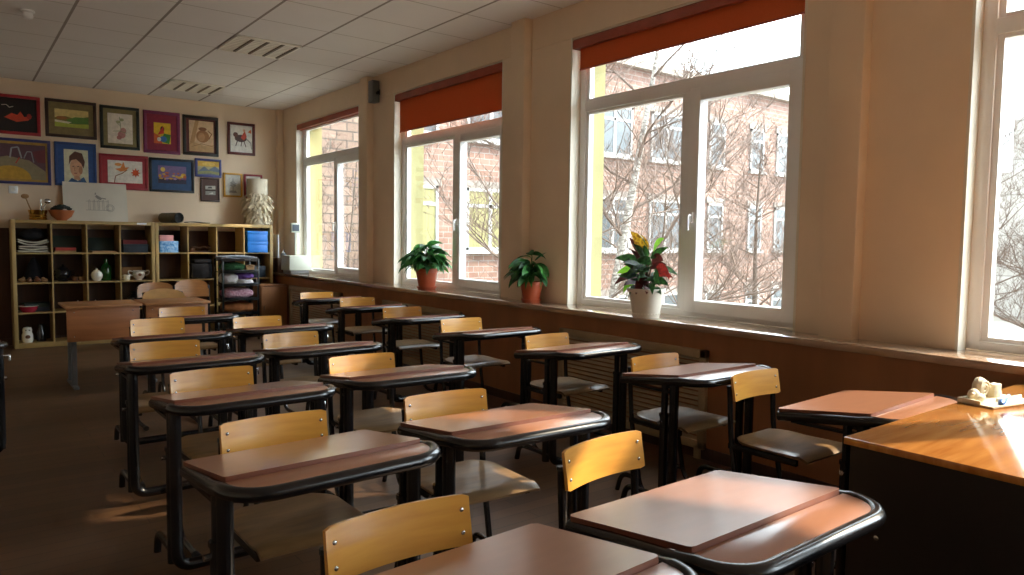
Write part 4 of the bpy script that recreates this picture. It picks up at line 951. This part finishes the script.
spec = [((0, .01, .38), PI/2+.5, 1.15, .17, .085, .5, 0), ((.0, -.05, .39), -PI/2-.4, .75, .17, .075, .5, 1), ((0, -.04, .33), -PI/2-.3, .45, .14, .07, .9, 2), ((0, -.08, .29), -PI/2-.2, .1, .16, .06, 1.2, 3),
        ((0, .04, .36), PI/2+.3, 1.0, .15, .05, .3, 2), ((0, .05, .30), PI/2+.6, .6, .18, .07, .8, 4), ((0, .06, .25), PI/2+.2, .3, .18, .07, .8, 1), ((0, .05, .22), PI/2+.8, .2, .19, .08, 1.1, 2), ((0, -.01, .30), PI+.2, .7, .16, .08, 1.0, 4), ((0, -.03, .26), PI-.4, .4, .18, .085, 1.2, 4),
        ((0, .02, .24), PI+.5, .4, .18, .08, 1.3, 4), ((0, -.06, .24), -PI/2-.6, .2, .17, .07, 1.3, 4), ((0, .05, .19), PI/2+.9, .1, .15, .07, 1.5, 1), ((0, -.02, .20), PI, .1, .16, .075, 1.5, 2), ((0, -.06, .19), -PI/2-.9, .1, .14, .06, 1.4, 4), ((.02, .0, .33), .3, .7, .17, .08, 1.1, 4), ((.03, .03, .25), .8, .4, .17, .08, 1.2, 2), ((.03, -.03, .26), -.7, .4, .17, .08, 1.2, 4), ((0, .0, .40), PI/2+1.4, 1.2, .13, .06, .6, 4), ((0, .03, .27), PI/2+1.2, .7, .16, .07, .9, 4)]
for base, az, el, L, wd, dr, mi in spec:
    sb.tube([(0, 0, .165), (base[0]*.4, base[1]*.4, (base[2]+.165)/2), base], .004, 6); lat = abs(math.sin(az)); rl = (-1 if math.sin(az) > 0 else 1)*(1.25 if lat > .75 else .6); base = (base[0], base[1], base[2]+.045); leaf(lb, base, az, el, L*1.05, wd*1.1, dr, mi, .2, rl); leaf(lb, (base[0]-.01, base[1]*.8, base[2]-.05), az+.7, el*.7+.25, L*.85, wd*1.0, dr*.8, (4 if mi in (0, 1) else mi), .2, rl*.8)
sb.build('stems', mat('brown_stem', '#5a4a30', .7), t); lb.build('leaves', MAT5, t, angle=80)

# ------------------------------------------------------------------ outside: yard, brick wing, trees
ZG = -3.6
M_ground = mat('grey_yard', '#8c867c', .95, .15, .6)
struct(MB().box((4.17, -40, ZG-.2), (130, 60, ZG)).build('ground', M_ground, smooth=False))
M_brick, _ = brick_mat('pale_brick_cladding', '#94766a', '#836559', '#96908a', .36, .17, 'XZ', .9, .012)
M_block, _ = brick_mat('large_pale_blocks', '#8f7a6d', '#7d695d', '#4f4a45', .46, .24, 'XZ', .9, .018, .37)
FY = 18.0
t = thing('school_wing', 'pale brick school wing with white windows across the yard', 'building', (20, FY, ZG))
T = Matrix.Translation((-20, -FY, -ZG))
MB().box((10.0, FY, ZG), (34, FY+8, 7.35), M=T).build('brick_wall', M_brick, t, smooth=False)
MB().box((2.0, FY-.06, ZG), (10.0, FY+8, 7.35), M=T).build('block_wall', M_block, t, smooth=False)
MB().box((1.8, FY-.25, 7.35), (34.2, FY+8.2, 7.6), M=T).build('roof_edge', mat('grey_roof_edge', '#9a948c', .8), t, smooth=False)
M_pane = mat('outside_window_pane', '#4c5357', .25, .25, .8); M_cur = mat('yellow_curtain', '#918e64', .9, .2, 6, stretch=(6, 1, .3)); M_of = mat('outside_white_frame', '#b9bcbc', .5)
def owin(x0, x1, z0, z1, pm):
    f = MB(); y0 = FY-.03; d = .09
    f.box((x0, y0-.02, z0), (x0+d, y0+.06, z1), M=T); f.box((x1-d, y0-.02, z0), (x1, y0+.06, z1), M=T); f.box((x0, y0-.02, z0), (x1, y0+.06, z0+d), M=T); f.box((x0, y0-.02, z1-d), (x1, y0+.06, z1), M=T)
    xm = (x0+x1)/2 if x1-x0 > 1.3 else None
    zt_ = z1-(z1-z0)*.28
    f.box((x0, y0-.015, zt_-.05), (x1, y0+.05, zt_+.05), M=T)
    if xm: f.box((xm-.06, y0-.015, z0), (xm+.06, y0+.05, z1), M=T)
    f.box((x0-.08, y0-.12, z0-.10), (x1+.08, y0+.06, z0-.0), M=T)
    o = f.build('window_frame', M_of, t, smooth=False)
    MB().box((x0+.05, y0+.005, z0+.05), (x1-.05, y0+.02, z1-.05), M=T).build('pane', pm, o, smooth=False)
    MB().box((x0-.1, y0-.02, z1), (x1+.1, y0+.03, z1+.22), M=T).build('lintel', M_greyl, o, smooth=False)
M_greyl = mat('grey_lintel', '#8c8680', .85)
for x0, x1 in ((9.55, 11.17), (12.14, 13.9), (14.75, 16.45), (17.4, 19.17), (20.15, 21.92), (23.52, 24.5), (26.2, 27.15), (28.1, 29.2), (30.6, 31.6)):
    for z0, z1, pm in ((.97, 2.82, M_cur if x0 < 14 else M_pane), (4.25, 5.97, M_pane), (-2.5, -.62, M_pane)): owin(x0, x1, z0, z1, pm)
t = thing('pale_apartment_block', 'pale tall building far off, seen in the right-edge window', 'building', (66, 24, ZG))
T2 = Matrix.Translation((-66, -24, -ZG)); M_pb, _ = brick_mat('pale_panels', '#c9c6c0', '#bdb9b2', '#a09c96', 3.0, 2.8, 'YZ', .9, .05, 0)
MB().box((62, 6, ZG), (74, 20.3, 13), M=T2).build('tower', M_pb, t, smooth=False)
MB().box((58, 4, ZG), (62, 21.5, 6.4), M=T2).build('low_wing', M_pb, t, smooth=False)
for k in range(5):
    for j in range(3): MB().box((61.95, 8+k*2.4, 1+j*3.4+5.8), (62.0, 9.3+k*2.4, 2.5+j*3.4+5.8), M=T2).build('window_pane', M_pane, t, smooth=False)

M_bark = mat('grey_brown_bark', '#6e6258', .9, .2, 10); M_twig = mat('brown_twigs', '#75655c', .9, .15, 10)
M_birchb = mat('white_birch_bark', '#d0ccc4', .8, .1, 7, col2='#6a645e', stretch=(1, 1, 3))
def tree(label, loc, h, seed, tm, dens=1.0, r0=.11, lean=(0, 0), spread=.75, name='bare_tree'):
    q = random.Random(seed); t = thing(name, label, 'tree', loc)
    tr = MB(); br = MB(); pts = []
    n = 9
    for i in range(n+1):
        f = i/n; pts.append(Vector((lean[0]*f*h+.12*math.sin(f*5+seed), lean[1]*f*h+.12*math.cos(f*4+seed), f*h)))
    tr.tube(pts, [r0*(1-.85*i/n) for i in range(n+1)], 8)
    def grow(p, d, L, r, lev):
        k = 4 if lev < 2 else 3; P = [p]; dd = d.copy()
        for i in range(k):
            dd = (dd+Vector((q.uniform(-.22, .22), q.uniform(-.22, .22), q.uniform(-.1, .2)))).normalized(); P.append(P[-1]+dd*L/k)
        br.tube(P, [r*(1-.7*i/k) for i in range(k+1)], 5 if lev == 0 else (4 if lev == 1 else 3), cap=False)
        if lev < 4:
            m = max(2, int((5, 5, 4, 3)[lev]*dens))
            for j in range(m):
                i = q.randrange(1, k+1); a = q.uniform(0, 6.28)
                nd = (dd*.75+Vector((math.cos(a), math.sin(a), q.uniform(-.1, .7)))*.75).normalized()
                grow(P[i], nd, L*q.uniform(.48, .7), max(r*.5, .0055), lev+1)
    m = int(13*dens)
    for j in range(m):
        f = .22+.76*j/m; p = pts[min(n, int(f*n))].lerp(pts[min(n, int(f*n)+1)], f*n-int(f*n)); a = j*2.4+q.uniform(-.5, .5)
        grow(p, Vector((math.cos(a), math.sin(a), q.uniform(.3, .9))).normalized(), h*.30*(1.15-f*.7)*spread/.75, r0*.38*(1.1-f*.7), 0)
    tr.build('trunk', tm, t); br.build('branches', M_twig, t)
    return t
tree('white birch leaning in the croton window', (11.75, 12.0, ZG), 11, 4, M_birchb, 1.0, .17, (.19, 0), .8, 'birch_tree')
tree('bare tree in the right half of the croton window', (21.2, 14.2, ZG), 8.2, 9, M_bark, 1.1, .12, (.02, 0))
tree('slim bare tree between birch and right-hand bare tree', (17.2, 13.6, ZG), 9, 21, M_bark, 1.0, .08, (0, 0))
tree('bare spreading tree outside the second farthest window', (9.5, 11.4, ZG), 8.6, 33, M_bark, 1.0, .12, (-.02, 0), .95)
tree('bare sapling outside the farthest window', (6.1, 13.2, ZG), 6.6, 15, M_bark, .8, .06, (.03, 0), .6)
tree('bare tree left of those seen in the right-edge window', (24.5, 9.6, ZG), 9.0, 52, M_bark, 1.1, .13)
tree('bare tree at the extreme right in the right-edge window', (27, 7.4, ZG), 7.5, 61, M_bark, 1.2, .13)

M_sun_blocker = mat('sun_blocker_needles', '#2c3c2a', .9, .3, 8)
def spruce(label, loc, h, rad, seed):  # out-of-view spruces, added to keep direct sun off the far windows
    q = random.Random(seed); t = thing('sun_blocker_spruce', label, 'tree', loc)
    MB().tube([(0, 0, 0), (0, 0, h*.97)], [.22, .03], 8).build('trunk', M_bark, t)
    b = MB(); n = 22
    for k in range(n):
        f = k/n; z = 1.2+(h-1.2)*f; r = rad*(1-f)**.8+.12; m = 26
        ring = [(r*(q.uniform(.78, 1.08) if i % 2 else .55)) for i in range(m)]
        tb = bmesh.new(); top = tb.verts.new((0, 0, z+(h/n)*1.5))
        vs = [tb.verts.new((ring[i]*math.cos(2*PI*i/m), ring[i]*math.sin(2*PI*i/m), z-.25*r*q.uniform(.6, 1.1)*(1 if i % 2 else .4))) for i in range(m)]
        for i in range(m): tb.faces.new((vs[i], vs[(i+1) % m], top))
        b._add(tb, 0)
    b.build('needles', M_sun_blocker, t, smooth=False)
for k, (y, h) in enumerate(((-2.7, 25), (-.3, 27), (2.0, 26))):
    spruce('added unseen spruce blocking sun to the far windows, %s of the row' % ('farthest from the brick wing', 'middle', 'nearest the brick wing')[k], (20+.6*(k % 2), y, ZG), h, 3.3, 70+k)
